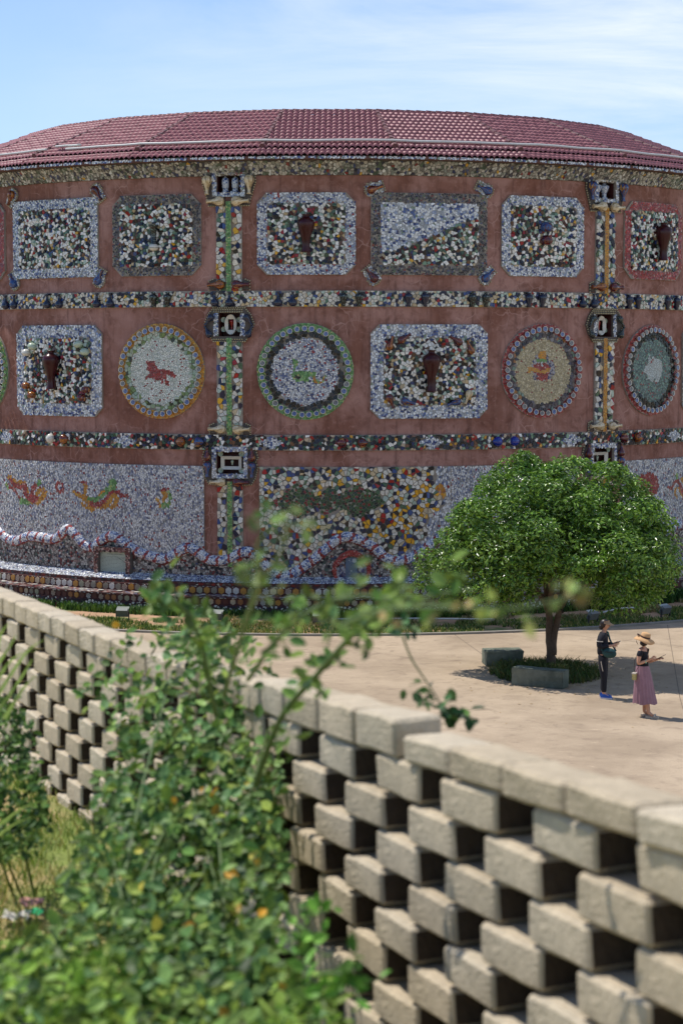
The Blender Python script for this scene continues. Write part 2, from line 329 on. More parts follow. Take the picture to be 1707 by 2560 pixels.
# ------------------------------------------------------------------ the ground
def ring(name, r0, r1, a0, a1, z, m, n=96, kind='structure', label=None):
    V = []; Fc = []
    for i in range(n+1):
        a = a0+(a1-a0)*i/n
        for r in (r0, r1): V.append((AX+r*math.sin(a), AY-r*math.cos(a), z))
    for i in range(n): Fc.append((2*i, 2*i+1, 2*i+3, 2*i+2))
    return link(name, mesh(name, V, Fc), m, kind=kind)
M['soil'] = material('dry_soil', lin((176, 140, 108)), .95, .2, 2.5, bump=.3, bscale=20, color2=lin((96, 110, 52)), c2scale=.9, c2lo=.5, c2hi=.6)
M['field'] = material('far_ground', lin((110, 120, 80)), .95, .2, .3)
def concrete(name, c0, c1, c2):
    m = bpy.data.materials.new(name); m.use_nodes = True; t = m.node_tree; p = t.nodes['Principled BSDF']; n = t.nodes.new; l = t.links.new
    co = n('ShaderNodeTexCoord')
    def noise(sc, det=6, st=(1, 1, 1), dist=0.):
        mpn = n('ShaderNodeMapping'); mpn.inputs['Scale'].default_value = st; mpn.inputs['Rotation'].default_value = (0, 0, .25); l(co.outputs['Object'], mpn.inputs[0])
        z = n('ShaderNodeTexNoise'); z.inputs['Scale'].default_value = sc; z.inputs['Detail'].default_value = det; z.inputs['Roughness'].default_value = .65; z.inputs['Distortion'].default_value = dist; l(mpn.outputs[0], z.inputs['Vector']); return z.outputs['Fac']
    def mix(f, a, b, lo, hi, mxv=1.):
        r = n('ShaderNodeMapRange'); r.inputs['From Min'].default_value = lo; r.inputs['From Max'].default_value = hi; r.inputs['To Max'].default_value = mxv; l(f, r.inputs['Value'])
        x = n('ShaderNodeMixRGB'); l(r.outputs[0], x.inputs['Fac'])
        for k, s in (('Color1', a), ('Color2', b)):
            if isinstance(s, tuple): x.inputs[k].default_value = (*s, 1)
            else: l(s, x.inputs[k])
        return x.outputs[0]
    c = mix(noise(.35, 5), c0, c1, .4, .62)
    c = mix(noise(2.2, 8, (1, 1, 1), .5), c, c2, .52, .7, .55)
    c = mix(noise(3.0, 9, (.5, 3, 1), 1.2), c, tuple(min(1, k*1.35) for k in c0), .62, .68, .6)
    c = mix(noise(26, 6), c, tuple(k*.8 for k in c1), .5, .7, .4)
    c = mix(noise(1.1, 10, (1, 1, 1), 2.5), c, tuple(k*.62 for k in c2), .60, .66, .35)
    l(c, p.inputs['Base Color']); p.inputs['Roughness'].default_value = .85; p.inputs['Specular IOR Level'].default_value = .3
    b = n('ShaderNodeBump'); b.inputs['Strength'].default_value = .4; b.inputs['Distance'].default_value = .01; l(noise(30, 8), b.inputs['Height']); l(b.outputs[0], p.inputs['Normal'])
    return m
M['plaza'] = concrete('worn_plaza_concrete', lin((182, 162, 137)), lin((158, 139, 116)), lin((134, 116, 98)))
M['curb'] = material('grey_concrete_kerb', lin((138, 132, 122)), .85, .2, 3, bump=.3)
link('ground', mesh('ground', [(-400, -60, -.06), (400, -60, -.06), (400, 900, -.06), (-400, 900, -.06)], [(0, 1, 2, 3)]), M['field'], kind='structure')
ring('lawn_bed', 13.0, 18.1, -PI, PI, -.02, M['soil'], 180)
ring('plaza', 18.1, 95, -1.6, 1.6, 0.0, M['plaza'], 160)
kb = MB()
for (r0, r1, z) in ((18.02, 18.16, .05),):
    V = []; Fc = []; n_ = 150
    for i in range(n_+1):
        a = -.9+1.9*i/n_
        for (r, h) in ((r0, -.05), (r0, z), (r1, z), (r1, -.05)): V.append((AX+r*math.sin(a), AY-r*math.cos(a), h))
    for i in range(n_):
        for c in range(3): Fc.append((i*4+c, i*4+4+c, i*4+5+c, i*4+c+1))
    kb.add(V, Fc)
kb.build('kerb', M['curb'], kind='structure')
def stripe(p, q, wd, z=.004):
    p = Vector((*p, z)); q = Vector((*q, z)); d = (q-p).normalized(); s = Vector((-d.y, d.x, 0))*wd/2
    return [p-s, p+s, q+s, q-s], [(0, 1, 2, 3)]
jt = MB()
for p, q in (((2.72, 49.4), (3.32, 45.27)), ((3.32, 45.27), (3.75, 42.0)), ((4.3, 48.95), (5.37, 48.89)), ((5.37, 48.89), (8.4, 46.5)), ((8.4, 46.5), (14, 43)), ((8.43, 50.4), (6.92, 39.74)), ((6.92, 39.74), (6.1, 33))):
    jt.add(*stripe(p, q, .016))
jt.build('plaza_joint', material('dark_joint_filler', lin((120, 106, 90)), .95, .2, 5), kind='structure')
# ------------------------------------------------------------------ the round building
B = empty('round_building', (AX, AY, 0), 'large round museum drum of red-brown plaster set with porcelain mosaics under a maroon tiled roof', 'building')
D2R = math.radians
NTH = [D2R(-59.0), D2R(-11.65), D2R(35.6)]
# niche openings cut into the wall: (theta, half width m, bottom, top)
OPEN = []
for t_ in NTH: OPEN += [(t_, .335, 11.34, 11.83), (t_, .30, 7.47, 8.1), (t_, .385, 3.73, 4.33)]
def wall_mesh():
    ths = set(np.round(np.arange(-180, 181, 2.0)*PI/180, 5).tolist()); hs = {0.0, 12.3, 2.0, 6.0, 10.0}
    for (t, hw, b, tp) in OPEN: ths |= {round(t-hw/R, 5), round(t+hw/R, 5)}; hs |= {b, tp}
    ths = sorted(ths); hs = sorted(hs); V = []; Fc = []; H = len(hs)
    for a in ths:
        for h in hs: V.append((R*math.sin(a), -R*math.cos(a), h))
    for i in range(len(ths)-1):
        ma = (ths[i]+ths[i+1])/2
        for j in range(H-1):
            mh = (hs[j]+hs[j+1])/2
            if any(abs(ma-t)*R < hw and b < mh < tp for (t, hw, b, tp) in OPEN): continue
            Fc.append((i*H+j, (i+1)*H+j, (i+1)*H+j+1, i*H+j+1))
    return mesh('wall', V, Fc)
link('wall', wall_mesh(), M['plaster'], B)
A0, A1 = D2R(-72), D2R(72)
# eaves: cornice fascia, soffit, sloping mosaic cove
loft('cornice', B, [(.30, 12.16), (.62, 12.145), (.66, 12.15), (.66, 12.235), (.40, 12.26)], -PI, PI, M['soffit'])
cove = loft('cove', B, [(.001, 11.78), (.05, 11.79), (.30, 12.16)], -PI, PI, M['grout_dark'])
def covemap(u, v, d):
    f = v; dep = .05+.25*f + d*.8; h = 11.79+.37*f - d*.55
    return np.stack([(R+dep)*np.sin(u/R), -(R+dep)*np.cos(u/R), h], -1)
emit('cove_shards', cove, (A0*R, A1*R, 0.0, 1.0), .115, lambda u, v, d: covemap(u, v, d), 'frieze', t=.015, d0=.008, asp=.62, shrink=.88)
fas = lambda u, v, d: np.stack([(R+.66+d)*np.sin(u/R), -(R+.66+d)*np.cos(u/R), v], -1)
emit('cornice_shards', cove, (A0*R, A1*R, 12.155, 12.23), .05, fas, 'bw', t=.006, d0=.004, asp=.9)
# ------------------------------------------------------------------ roof
roof = empty('roof', (0, 0, 0)); roof.parent = B
RE, RR, ZR, UP = 13.98, 10.2, 13.70, .11; SL = .392      # UP: the main slope lies above the eave row
hub = MB(); V = []; Fc = []
for k in range(24):
    a = D2R(15*k+7.5); V += [(13.62*math.sin(a), -13.62*math.cos(a), ZR-SL*(13.62-RR)+UP-.05), (RR*math.sin(a), -RR*math.cos(a), ZR+UP-.05), (7.6*math.sin(a), -7.6*math.cos(a), 12.4), (14.0*math.sin(a), -14.0*math.cos(a), 12.235), (13.3*math.sin(a), -13.3*math.cos(a), 12.5)]
for k in range(24):
    a, b = k*5, ((k+1) % 24)*5; Fc += [(a, b, b+1, a+1), (a+1, b+1, b+2, a+2), (a+3, b+3, b+4, a+4)]
link('roof_deck', mesh('roof_deck', V, Fc), M['dark'], roof)
XP = [-.5, -.36, -.18, 0.0, .18, .36, .5]; ZP = [0, .035, .055, .06, .05, .02, 0]
def facet(k, rows, zoff, r_low):
    """one sloping facet: rows of S-shaped tiles from the eave up; returns lists of tiles (verts, faces)"""
    am = D2R(15*k); ca, sa = math.cos(am), math.sin(am); tw = .158; out = []
    cl = math.cos(D2R(7.5)); th = math.tan(D2R(7.5))
    for (rl, rh) in rows:                       # radii (apothem) of lower and upper edge
        for i in range(-14, 15):
            xc = (i+.5*(0))*tw; hwl, hwh = rl*th, rh*th
            if abs(xc) > hwl+tw*.4: continue
            V = []
            for (r_, hw, lift) in ((rl, hwl, .066), (rh, hwh, .0)):
                for x, z in zip(XP, ZP):
                    X = max(-hw, min(hw, xc+x*tw*1.02)); zz = ZR-SL*(r_/cl-RR)+zoff+z+lift
                    V.append((X*ca+r_*sa, X*sa-r_*ca, zz))
            for x, z in zip(XP, ZP):            # lip under the lower edge
                X = max(-hwl, min(hwl, xc+x*tw*1.02)); zz = ZR-SL*(rl/cl-RR)+zoff+z+.066-.055
                V.append((X*ca+rl*sa, X*sa-rl*ca, zz))
            if abs(V[0][0]-V[6][0])+abs(V[0][1]-V[6][1]) < .02: continue
            jz = (random.random()-.5)*.012; V = [(a, b, c+jz) for a, b, c in V]
            Fc = [(j, j+1, j+8, j+7) for j in range(6)]+[(j+14, j+15, j+1, j) for j in range(6)]
            out.append((V, Fc))
    return out
cl_ = math.cos(D2R(7.5)); rows_up = []; r = 13.62*cl_
while r > RR*cl_+.05: rows_up.append((r, max(RR*cl_-.02, r-.325))); r -= .30
rows_lo = [(14.06*cl_, 13.78*cl_), (13.83*cl_, 13.5*cl_)]
tiles = {}
for k in range(-7, 8): tiles[k] = facet(k, rows_up, UP, 0)+facet(k, rows_lo, .045, 0)
rest = MB(); single = 0
for k in sorted(tiles, key=abs):
    for (V, Fc) in tiles[k]:
        if single < 300 and k == 0 or (single < 300 and k in (-1,)): link('roof_tile', mesh('roof_tile', V, Fc, smooth=True), M['tile_roof'], roof); single += 1
        else: rest.add(V, Fc)
rest.build('roof_tiles', M['tile_roof'], roof, smooth=True, kind='stuff')
rc = MB()
for k in range(-8, 8):
    a0, a1 = D2R(15*k+7.5-15), D2R(15*k+7.5)
    p0 = Vector((RR*math.sin(a0), -RR*math.cos(a0), ZR+UP+.03)); p1 = Vector((RR*math.sin(a1), -RR*math.cos(a1), ZR+UP+.03))
    for i in range(9):
        a = p0.lerp(p1, i/9); b = p0.lerp(p1, (i+1.08)/9); rc.tube([a, b], [.095, .07], 7)
    q0 = Vector((RR*math.sin(a1), -RR*math.cos(a1), ZR+UP+.03)); q1 = Vector((13.6*math.sin(a1), -13.6*math.cos(a1), ZR-SL*(13.6-RR)+UP+.05))
    for i in range(11):
        a = q0.lerp(q1, i/11); b = q0.lerp(q1, (i+1.05)/11); rc.tube([b, a], [.09, .06], 6)
rc.build('ridge_tiles', M['ridge'], roof, kind='stuff')
pv = MB()
def roofpt(deg, r, up):
    k = round(deg/15); f = math.cos(D2R(7.5))/math.cos(D2R(deg-15*k)); rr = r*f
    return Vector((rr*math.sin(D2R(deg)), -rr*math.cos(D2R(deg)), ZR-SL*(r-RR)+up+UP))
def polydeg(d0, d1, r, up, rad, mb, jit=.012):
    pts = [d0]+[7.5+15*k for k in range(-6, 6) if d0 < 7.5+15*k < d1]+[d1]; pts = sorted(pts); full = []
    for a, b in zip(pts[:-1], pts[1:]):
        for i in range(5): full.append(a+(b-a)*i/5)
    full.append(pts[-1]); mb.tube([roofpt(d, r, up)+Vector((0, 0, random.uniform(-jit, jit))) for d in full], rad, 8)
polydeg(-70, -36.2, 13.46, .17, .034, pv); polydeg(-33.5, 70, 13.40, .15, .034, pv); polydeg(-35.4, -31.6, 13.3, .2, .034, pv, .004)
pv.build('plastic_pipe', M['pvc'], roof, smooth=True)
for d in range(-66, 67, 4):
    b = MB(); q = roofpt(d, 13.40, .1); b.box((q.x, q.y, q.z), (.03, .03, .14)); b.build('pipe_clip', M['ridge'], roof)
# ------------------------------------------------------------------ horizontal mosaic bands
SPAN = (A0*R, A1*R)
def band(name, h0, h1, palname, size, asp=1.0):
    o = loft(name, B, [(.0, h0), (.045, h0+.004), (.045, h1-.004), (.0, h1)], -PI, PI, M['grout'])
    return o
b2 = band('vase_band', 8.26, 8.70, 'light', .11)
emit('band_shards', b2, (*SPAN, 8.268, 8.692), .082, drum(0), 'light', t=.025, d0=.05, sides=True)
b3 = band('gourd_band', 4.37, 4.80, 'darkm', .11)
DIA = [W(x, y)[0]*R for x, y in ((20, 1090), (315, 1103), (680, 1107), (1076, 1106), (1425, 1098), (1680, 1090))]
def in_dia(u, v): return np.any([np.abs(u-c)/.38+np.abs(v-4.585)/.2 < 1 for c in DIA], axis=0)
emit('band_shards', b3, (*SPAN, 4.378, 4.792), .085, drum(0), 'darkm', t=.025, d0=.05, sides=True, inside=lambda u, v: ~in_dia(u, v))
emit('diamond_shards', b3, (*SPAN, 4.378, 4.792), .052, drum(0), 'bw', t=.015, d0=.055, inside=in_dia)
# vases standing on the upper band
PROF = dict(
    bottle=[(.012, 0), (.06, .005), (.11, .05), (.125, .11), (.10, .17), (.045, .22), (.032, .30), (.034, .37), (.055, .40), (.05, .405)],
    shoulder=[(.03, 0), (.06, .004), (.055, .05), (.07, .12), (.105, .22), (.118, .29), (.095, .335), (.045, .352), (.042, .375), (.065, .40), (.06, .405)],
    gourd=[(.02, 0), (.11, .02), (.17, .1), (.175, .16), (.13, .25), (.06, .31), (.05, .33)],
    tall=[(.05, 0), (.13, .01), (.125, .03), (.105, .2), (.12, .45), (.20, .72), (.235, .9), (.215, 1.0), (.12, 1.07), (.085, 1.1), (.08, 1.14), (.11, 1.17), (.105, 1.18)],
    onion=[(.02, 0), (.10, .02), (.155, .10), (.15, .19), (.09, .30), (.055, .40), (.05, .5), (.075, .56), (.07, .565)],
    drumv=[(.05, 0), (.12, .01), (.11, .05), (.085, .12), (.12, .17), (.125, .38), (.10, .46), (.035, .50), (.03, .56), (.045, .57)],
    beaker=[(.1, 0), (.14, .01), (.13, .05), (.075, .14), (.07, .4), (.1, .58), (.15, .64), (.145, .645)],
    squash=[(.02, 0), (.1, .01), (.15, .07), (.155, .12), (.11, .19), (.04, .22)])
VM = {}
def vase_mesh(kind, m, n=14):
    if (kind, m) not in VM:
        b = MB(); b.lathe(PROF[kind], n); me = b.mesh('vase', True); me.materials.append(M[m]); VM[(kind, m)] = me
    return VM[(kind, m)]
def vase(parent, kind, m, th, h, d, s=1.0, spin=0.0, name='vase', label=None, sx=None):
    o = bpy.data.objects.new(name, vase_mesh(kind, m)); COL.objects.link(o); o.parent = parent
    o.matrix_local = wallmat(th, h, d, spin) @ Matrix.Diagonal((sx or s, sx or s, s, 1))
    if label: o['label'] = label
    return o
vb = [((22, 43), 'bottle', 'navy'), ((125, 155), 'bottle', 'navy'), ((248, 281), 'bottle', 'navy'), ((388, 423), 'shoulder', 'black'), ((540, 576), 'bottle', 'navy'), ((697, 733), 'bottle', 'navy'), ((858, 897), 'shoulder', 'black'), ((1019, 1060), 'shoulder', 'navy'), ((1177, 1210), 'shoulder', 'black'), ((1317, 1350), 'shoulder', 'navy'), ((1450, 1478), 'bottle', 'navy'), ((1565, 1587), 'shoulder', 'navy'), ((1660, 1683), 'shoulder', 'navy')]
for xs_, kd, m in vb:
    for x in xs_: vase(b2, kd, m, W(x, 748)[0], 8.27, .12, 1.0)
gl = [((140, 'white'), (158, 'streak_brown')), ((466, 'streak_brown'), (489, 'streak_blue')), ((866, 'streak_red'), (893, 'streak_red')), ((1250, 'blue'), (1272, 'blue')), ((1560, 'streak_red'), (1580, 'streak_brown'))]
for pr in gl:
    for i, (x, m) in enumerate(pr): vase(b3, 'gourd', m, W(x, 1105)[0], 4.59, .10, .82, spin=(PI/2 if i else -PI/2), name='gourd_vase')
# ------------------------------------------------------------------ panels of the two upper rows
def sqn(Wd, H, c):
    """rectangle with cut corners: inside test and column heights"""
    ins = lambda u, v: (np.abs(u) < Wd) & (np.abs(v) < H) & ~((np.abs(u) > Wd-c) & (np.abs(v) > H-c) & ((np.abs(u)-(Wd-c))+(np.abs(v)-(H-c)) > c*.75))
    return ins
def panel(name, thd, hc, Wd, H, c, bt, frame_pal, field_pal, label, field_size=.082, bord_size=.05, sides=True, field_inside=None, field_col=None, backing='grout', singles=0):
    th = D2R(thd); us = sorted(set([-Wd, -Wd+.25*c, -Wd+c-.001, -Wd+c, 0, Wd-c, Wd-c+.001, Wd-.25*c, Wd]+list(np.linspace(-Wd+c, Wd-c, 8))))
    hgt = lambda u: H if abs(u) <= Wd-c+1e-6 else max(H-c, H-(abs(u)-(Wd-c)))
    V, Fc = colslab(us, lambda u: hc+hgt(u), lambda u: hc-hgt(u), th, .0, .05)
    o = link(name, mesh(name, V, Fc), M[backing], B); o['label'] = label
    f0 = drum(th); f = lambda u, v, d: f0(u, v+hc, d)
    inn = lambda u, v: (np.abs(u) < Wd-bt) & (np.abs(v) < H-bt) & ((np.abs(u)-(Wd-bt-.12)).clip(0)+(np.abs(v)-(H-bt-.12)).clip(0) < .16)
    out = sqn(Wd, H, c)
    emit('border_shards', o, (-Wd, Wd, -H, H), bord_size, f, frame_pal, inside=lambda u, v: out(u, v) & ~inn(u, v), t=.014, d0=.052, tilt=.35)
    fi = inn if field_inside is None else (lambda u, v: inn(u, v) & field_inside(u, v))
    emit('field_shards', o, (-Wd+bt, Wd-bt, -H+bt, H-bt), field_size, f, field_pal, inside=fi, colf=field_col, t=.035, d0=.05, sides=sides, singles=singles, tilt=.5)
    if field_inside is not None:
        emit('sky_shards', o, (-Wd+bt, Wd-bt, -H+bt, H-bt), .062, f, 'bw', inside=lambda u, v: inn(u, v) & ~field_inside(u, v), t=.02, d0=.05, sides=True)
    return o
HC1, HH1 = 10.22, 1.10; HC2, HH2 = 6.515, 1.28
panel('mosaic_panel', -50.3, HC1, 1.34, HH1, .25, .32, 'redt', 'multi', 'partly seen red-bordered mosaic panel, leftmost of the upper row')
P1 = panel('mosaic_panel', -35.7, HC1, 1.64, HH1, .06, .27, 'bw', 'multi', 'upper mosaic panel of mixed shards in a wide blue and white border, no vase', singles=40)
P2 = panel('mosaic_panel', -20.8, HC1, 1.34, HH1, .28, .24, 'grey', 'multi', 'upper mosaic panel in a grey shard border with a black and white beaker vase', singles=40)
P3 = panel('mosaic_panel', -2.6, HC1, 1.33, HH1, .26, .28, 'bwr', 'multi', 'upper mosaic panel with a dark red vase in a blue and white border flecked with red', singles=50)
hill = lambda u, v: v < np.interp(u, [-1.4, -1.33, -.72, .18, .79, 1.27, 1.6], [-.56, -.53, -.36, -.02, .29, .46, .5])
P4 = panel('mosaic_panel', 11.85, HC1, 1.62, HH1, .05, .26, 'grey', 'multi', 'upper mosaic panel showing a blue and white sky over a slope of dark shards', field_inside=hill, singles=20)
P5 = panel('mosaic_panel', 26.4, HC1, 1.33, HH1, .26, .27, 'bw', 'multi', 'upper mosaic panel with a double gourd vase in a blue and white border', singles=30)
P6 = panel('mosaic_panel', 44.7, HC1, 1.37, HH1, .3, .25, 'redt', 'multi', 'upper mosaic panel with a red border and a dark red vase at the right edge', singles=20)
M1 = panel('mosaic_panel', -35.3, HC2, 1.64, HH2, .25, .36, 'bw', 'multi', 'lower row panel with a dark red vase between gourds at far left', bord_size=.062, singles=30)
M4 = panel('mosaic_panel', 11.9, HC2, 1.64, HH2, .24, .36, 'bw', 'multi', 'lower row panel with a dark red vase ringed by streaked vases', bord_size=.062, singles=40)
panel('mosaic_panel', 58.2, HC2, 1.6, HH2, .25, .36, 'bw', 'multi', 'blue and white bordered panel just past the rabbit medallion', bord_size=.062)
vase(P2, 'beaker', 'black', D2R(-20.8), HC1-.36, .16, 1.0); vase(P2, 'squash', 'white', D2R(-20.8), HC1-.42, .16, .9, name='vase_base')
vase(P3, 'tall', 'maroon', *(W(766, 628)[0], HC1-.51), .24, .86, sx=1.02); vase(P6, 'tall', 'maroon', W(1641, 640)[0], HC1-.55, .24, .92, sx=1.05)
for hh in (.12, -.24): vase(P5, 'squash', 'streak_blue' if hh > 0 else 'streak_red', W(1358, 590)[0], HC1+hh, .15, 1.25, name='gourd_vase')
vase(M1, 'tall', 'maroon', W(142, 930)[0], HC2-.52, .24, .92, sx=1.05); vase(M4, 'tall', 'maroon', W(1073, 930)[0], HC2-.55, .24, .96, sx=1.08)
for (x, y, m, k, sp) in ((88, 868, 'celadon', 'squash', .3), (74, 884, 'white', 'squash', .1), (206, 863, 'celadon', 'squash', -.3), (218, 882, 'celadon', 'squash', .2), (74, 967, 'streak_brown', 'squash', 0), (88, 990, 'streak_brown', 'squash', 0), (210, 996, 'streak_red', 'squash', .3), (222, 977, 'streak_red', 'squash', 0)):
    a, h = W(x, y); vase(M1, k, m, a, h-.06, .14, .9, sp, name='gourd_vase')
for (x, y, m, sp) in ((993, 855, 'streak_red', 1.0), (968, 875, 'streak_brown', .35), (1150, 860, 'streak_red', -1.0), (1176, 885, 'streak_brown', -.35), (968, 985, 'streak_red', PI-.4), (1000, 1000, 'streak_blue', 1.8), (1172, 975, 'streak_cream', PI+.4), (1148, 1000, 'streak_blue', -1.9)):
    a, h = W(x, y); vase(M4, 'onion', m, a, h, .13, .72, sp)
# little vase plaques at the corners of two panels
def beads(name, parent, pts, mapf, d, r=.028, step=.06, closed=True):
    b = MB(); P = [Vector(p) for p in pts]+([Vector(pts[0])] if closed else []); acc = 0
    for a, c in zip(P[:-1], P[1:]):
        ln = (c-a).length; n = max(1, int(ln/step))
        for i in range(n):
            q = a.lerp(c, i/n); o = mapf(np.float64(q.x), np.float64(q.y), np.float64(d)); x, y, z = o
            b.add([(x+r, y, z), (x-r, y, z), (x, y+r, z), (x, y-r, z), (x, y, z+r), (x, y, z-r)], [(0, 2, 4), (2, 1, 4), (1, 3, 4), (3, 0, 4), (2, 0, 5), (1, 2, 5), (3, 1, 5), (0, 3, 5)])
    return b.build(name, M['bead'], parent, smooth=True, kind='stuff')
def prism(name, parent, pts, mapf, d0, d1, m):
    n = len(pts); V = [tuple(mapf(np.float64(u), np.float64(v), np.float64(d))) for d in (d1, d0) for (u, v) in pts]
    return link(name, mesh(name, V, [tuple(range(n))]+[(i, n+i, n+(i+1) % n, (i+1) % n) for i in range(n)]), M[m], parent)
PEAR = [(.0, -.2), (.12, -.17), (.19, -.08), (.19, .04), (.13, .14), (.09, .26), (.13, .34), (-.13, .34), (-.09, .26), (-.13, .14), (-.19, .04), (-.19, -.08), (-.12, -.17)]
for (x, y, m, sp) in ((35, 488, 'streak_brown', 3.7), (244, 477, 'streak_red', 2.5), (40, 708, 'streak_blue', -.5), (250, 700, 'streak_blue', .5), (929, 473, 'streak_brown', 1.25), (1214, 476, 'streak_blue', -1.1), (933, 694, 'streak_red', -.7), (1211, 694, 'streak_blue', .8)):
    a, h = W(x, y); ms = wallmat(a, h, 0, sp); f = lambda u, v, d, ms=ms: tuple(ms @ Vector((float(u), -float(d), float(v))))
    o = prism('vase_plaque', B, PEAR, f, 0, .05, 'grout'); emit('plaque_tesserae', o, (-.16, .16, -.16, .3), .05, lambda u, v, d, ms=ms: np.array([tuple(ms @ Vector((float(p), -float(q), float(r_)))) for p, r_, q in zip(np.atleast_1d(u), np.atleast_1d(v), np.atleast_1d(d))]), 'bw', t=.01, d0=.052)
    beads('beads', o, [(u*1.0, v*1.0) for u, v in PEAR], f, .06)
    b = MB(); b.lathe(PROF['onion'], 12, Matrix.Translation((0, -.1, -.14)) @ Matrix.Scale(.78, 4)); v_ = b.build('vase', M[m], o, smooth=True); v_.matrix_local = ms
# ------------------------------------------------------------------ round medallions with a ring of blue and white cups
def pip(poly):
    P = np.array(poly)
    def f(u, v):
        r_ = np.zeros(u.shape, bool); j = len(P)-1
        for i in range(len(P)):
            xi, yi = P[i]; xj, yj = P[j]
            c = ((yi > v) != (yj > v)) & (u < (xj-xi)*(v-yi)/(yj-yi+1e-12)+xi); r_ ^= c; j = i
        return r_
    return f
cupb = MB(); cupb.lathe([(.035, 0), (.05, .02), (.076, .10), (.079, .104), (.066, .10), (.045, .03), (.0, .028)], 14, Matrix.Rotation(PI/2, 4, 'X'))
CUP = {}
for k_, m_ in (('bluewhite', 'bluewhite'), ('white', 'white')): me_ = cupb.mesh('cup', True); me_.materials.append(M['white']); CUP[k_] = me_
cin = MB(); cin.lathe([(.0, 0), (.065, 0), (.065, .004)], 12, Matrix.Translation((0, -.082, 0)) @ Matrix.Rotation(PI/2, 4, 'X'))
M['cupblue'] = material('blue_cup_painting', lin((84, 108, 160)), .2, .1, 20, coat=.4, color2=lin((38, 58, 128)), c2scale=22, c2lo=.48, c2hi=.56)
M['cupgrey'] = material('grey_cup_painting', lin((116, 118, 122)), .2, .1, 20, coat=.4, color2=lin((62, 66, 92)), c2scale=24, c2lo=.5, c2hi=.56)
CIN = {}
for k_ in ('cupblue', 'cupgrey'): me_ = cin.mesh('cup_inside'); me_.materials.append(M[k_]); CIN[k_] = me_
def radial(Rm):
    def f(u, v): r_ = np.sqrt(u*u+v*v); k = np.where(r_ > Rm, Rm/np.maximum(r_, 1e-6), 1); return u*k, v*k
    return f
def medallion(thd, hc, rim, ringpal, fieldpal, label, motifs=(), fsize=.042, ncup=37):
    th = D2R(thd); Rm = 1.31; us = [Rm*math.sin(a) for a in np.linspace(-PI/2, PI/2, 33)]
    V, Fc = colslab(us, lambda u: hc+math.sqrt(max(0, Rm*Rm-u*u)), lambda u: hc-math.sqrt(max(0, Rm*Rm-u*u)), th, 0, .05)
    o = link('medallion', mesh('medallion', V, Fc), M['grout'], B); o['label'] = label
    f0 = drum(th); f = lambda u, v, d: f0(u, v+hc, d); rr = lambda u, v: np.sqrt(u*u+v*v); bx = (-Rm, Rm, -Rm, Rm)
    emit('rim_tesserae', o, bx, .045, f, rim, inside=lambda u, v: (rr(u, v) < Rm) & (rr(u, v) > 1.08), clamp=radial(Rm), t=.01, d0=.052)
    emit('ring_shards', o, bx, .095, f, ringpal, inside=lambda u, v: (rr(u, v) <= 1.09) & (rr(u, v) > .9), t=.025, d0=.052, sides=True)
    def colf(u, v, c):
        c = c.copy()
        for fn, pl in motifs:
            k = fn(u, v)
            if k.any(): c[k] = pick(PAL[pl] if isinstance(pl, str) else pl, int(k.sum()))
        return c
    emit('picture_tesserae', o, (-.93, .93, -.93, .93), fsize, f, fieldpal, inside=lambda u, v: rr(u, v) < .92, clamp=radial(.93), colf=colf, t=.012, d0=.054, shrink=.84)
    for i in range(ncup):
        a = 2*PI*(i+.3)/ncup+random.uniform(-.01, .01); u, v = 1.165*math.cos(a), 1.165*math.sin(a); s = random.uniform(.9, 1.05)
        c = bpy.data.objects.new('cup', CUP['white']); COL.objects.link(c); c.parent = o; mm = wallmat(th+u/R, hc+v, .055, 0) @ Matrix.Scale(s, 4); c.matrix_local = mm
        q = bpy.data.objects.new('cup', CIN['cupblue' if random.random() < .62 else 'cupgrey']); q.name = 'cup_painting'; COL.objects.link(q); q.parent = o; q.matrix_local = mm
    return o
def motif(cx, cy, sx, sy, ang, pts):        # pixel outline -> metres on the medallion
    return pip([((x-cx)/sx, -(y-cy)/sy) for x, y in pts])
one = lambda *c: pal((1, *c))
zh = 92*6.817; zx = 92*6.817*.885
hp = lambda pts: motif(780, 945, zx, zh, 0, pts)
horse = hp([(550, 770), (690, 768), (722, 850), (740, 905), (870, 915), (925, 925), (1000, 970), (1065, 1020), (1030, 1065), (960, 1040), (905, 1000), (880, 1060), (920, 1110), (930, 1185), (890, 1185), (870, 1120), (840, 1090), (835, 1165), (805, 1165), (800, 1100), (740, 1095), (660, 1065), (570, 1060), (530, 1095), (515, 1070), (560, 1015), (620, 990), (600, 940), (560, 945), (550, 860)])
zh3 = 92*6.27; zs = 92*6.27*.96
sp_ = lambda pts: motif(770, 860, zs, zh3, 0, pts)
snake = sp_([(595, 640), (650, 690), (670, 760), (625, 800), (610, 860), (680, 850), (760, 860), (850, 850), (930, 880), (945, 960), (960, 1010), (1010, 1000), (1030, 930), (1090, 920), (1060, 960), (1040, 1030), (970, 1065), (900, 1040), (880, 980), (865, 920), (840, 930), (830, 1000), (760, 1025), (650, 1015), (580, 985), (575, 900), (590, 820)])
snake2 = sp_([(610, 920), (680, 920), (690, 975), (640, 985), (605, 950)])
snake3 = sp_([(890, 930), (920, 930), (925, 1000), (970, 1035), (1020, 1010), (1040, 940), (1060, 940), (1035, 1035), (970, 1062), (900, 1035)])
zh4 = 92*7.127; zx4 = 92*7.127*.82
fg = lambda pts: motif(815, 960, zx4, zh4, 0, pts)
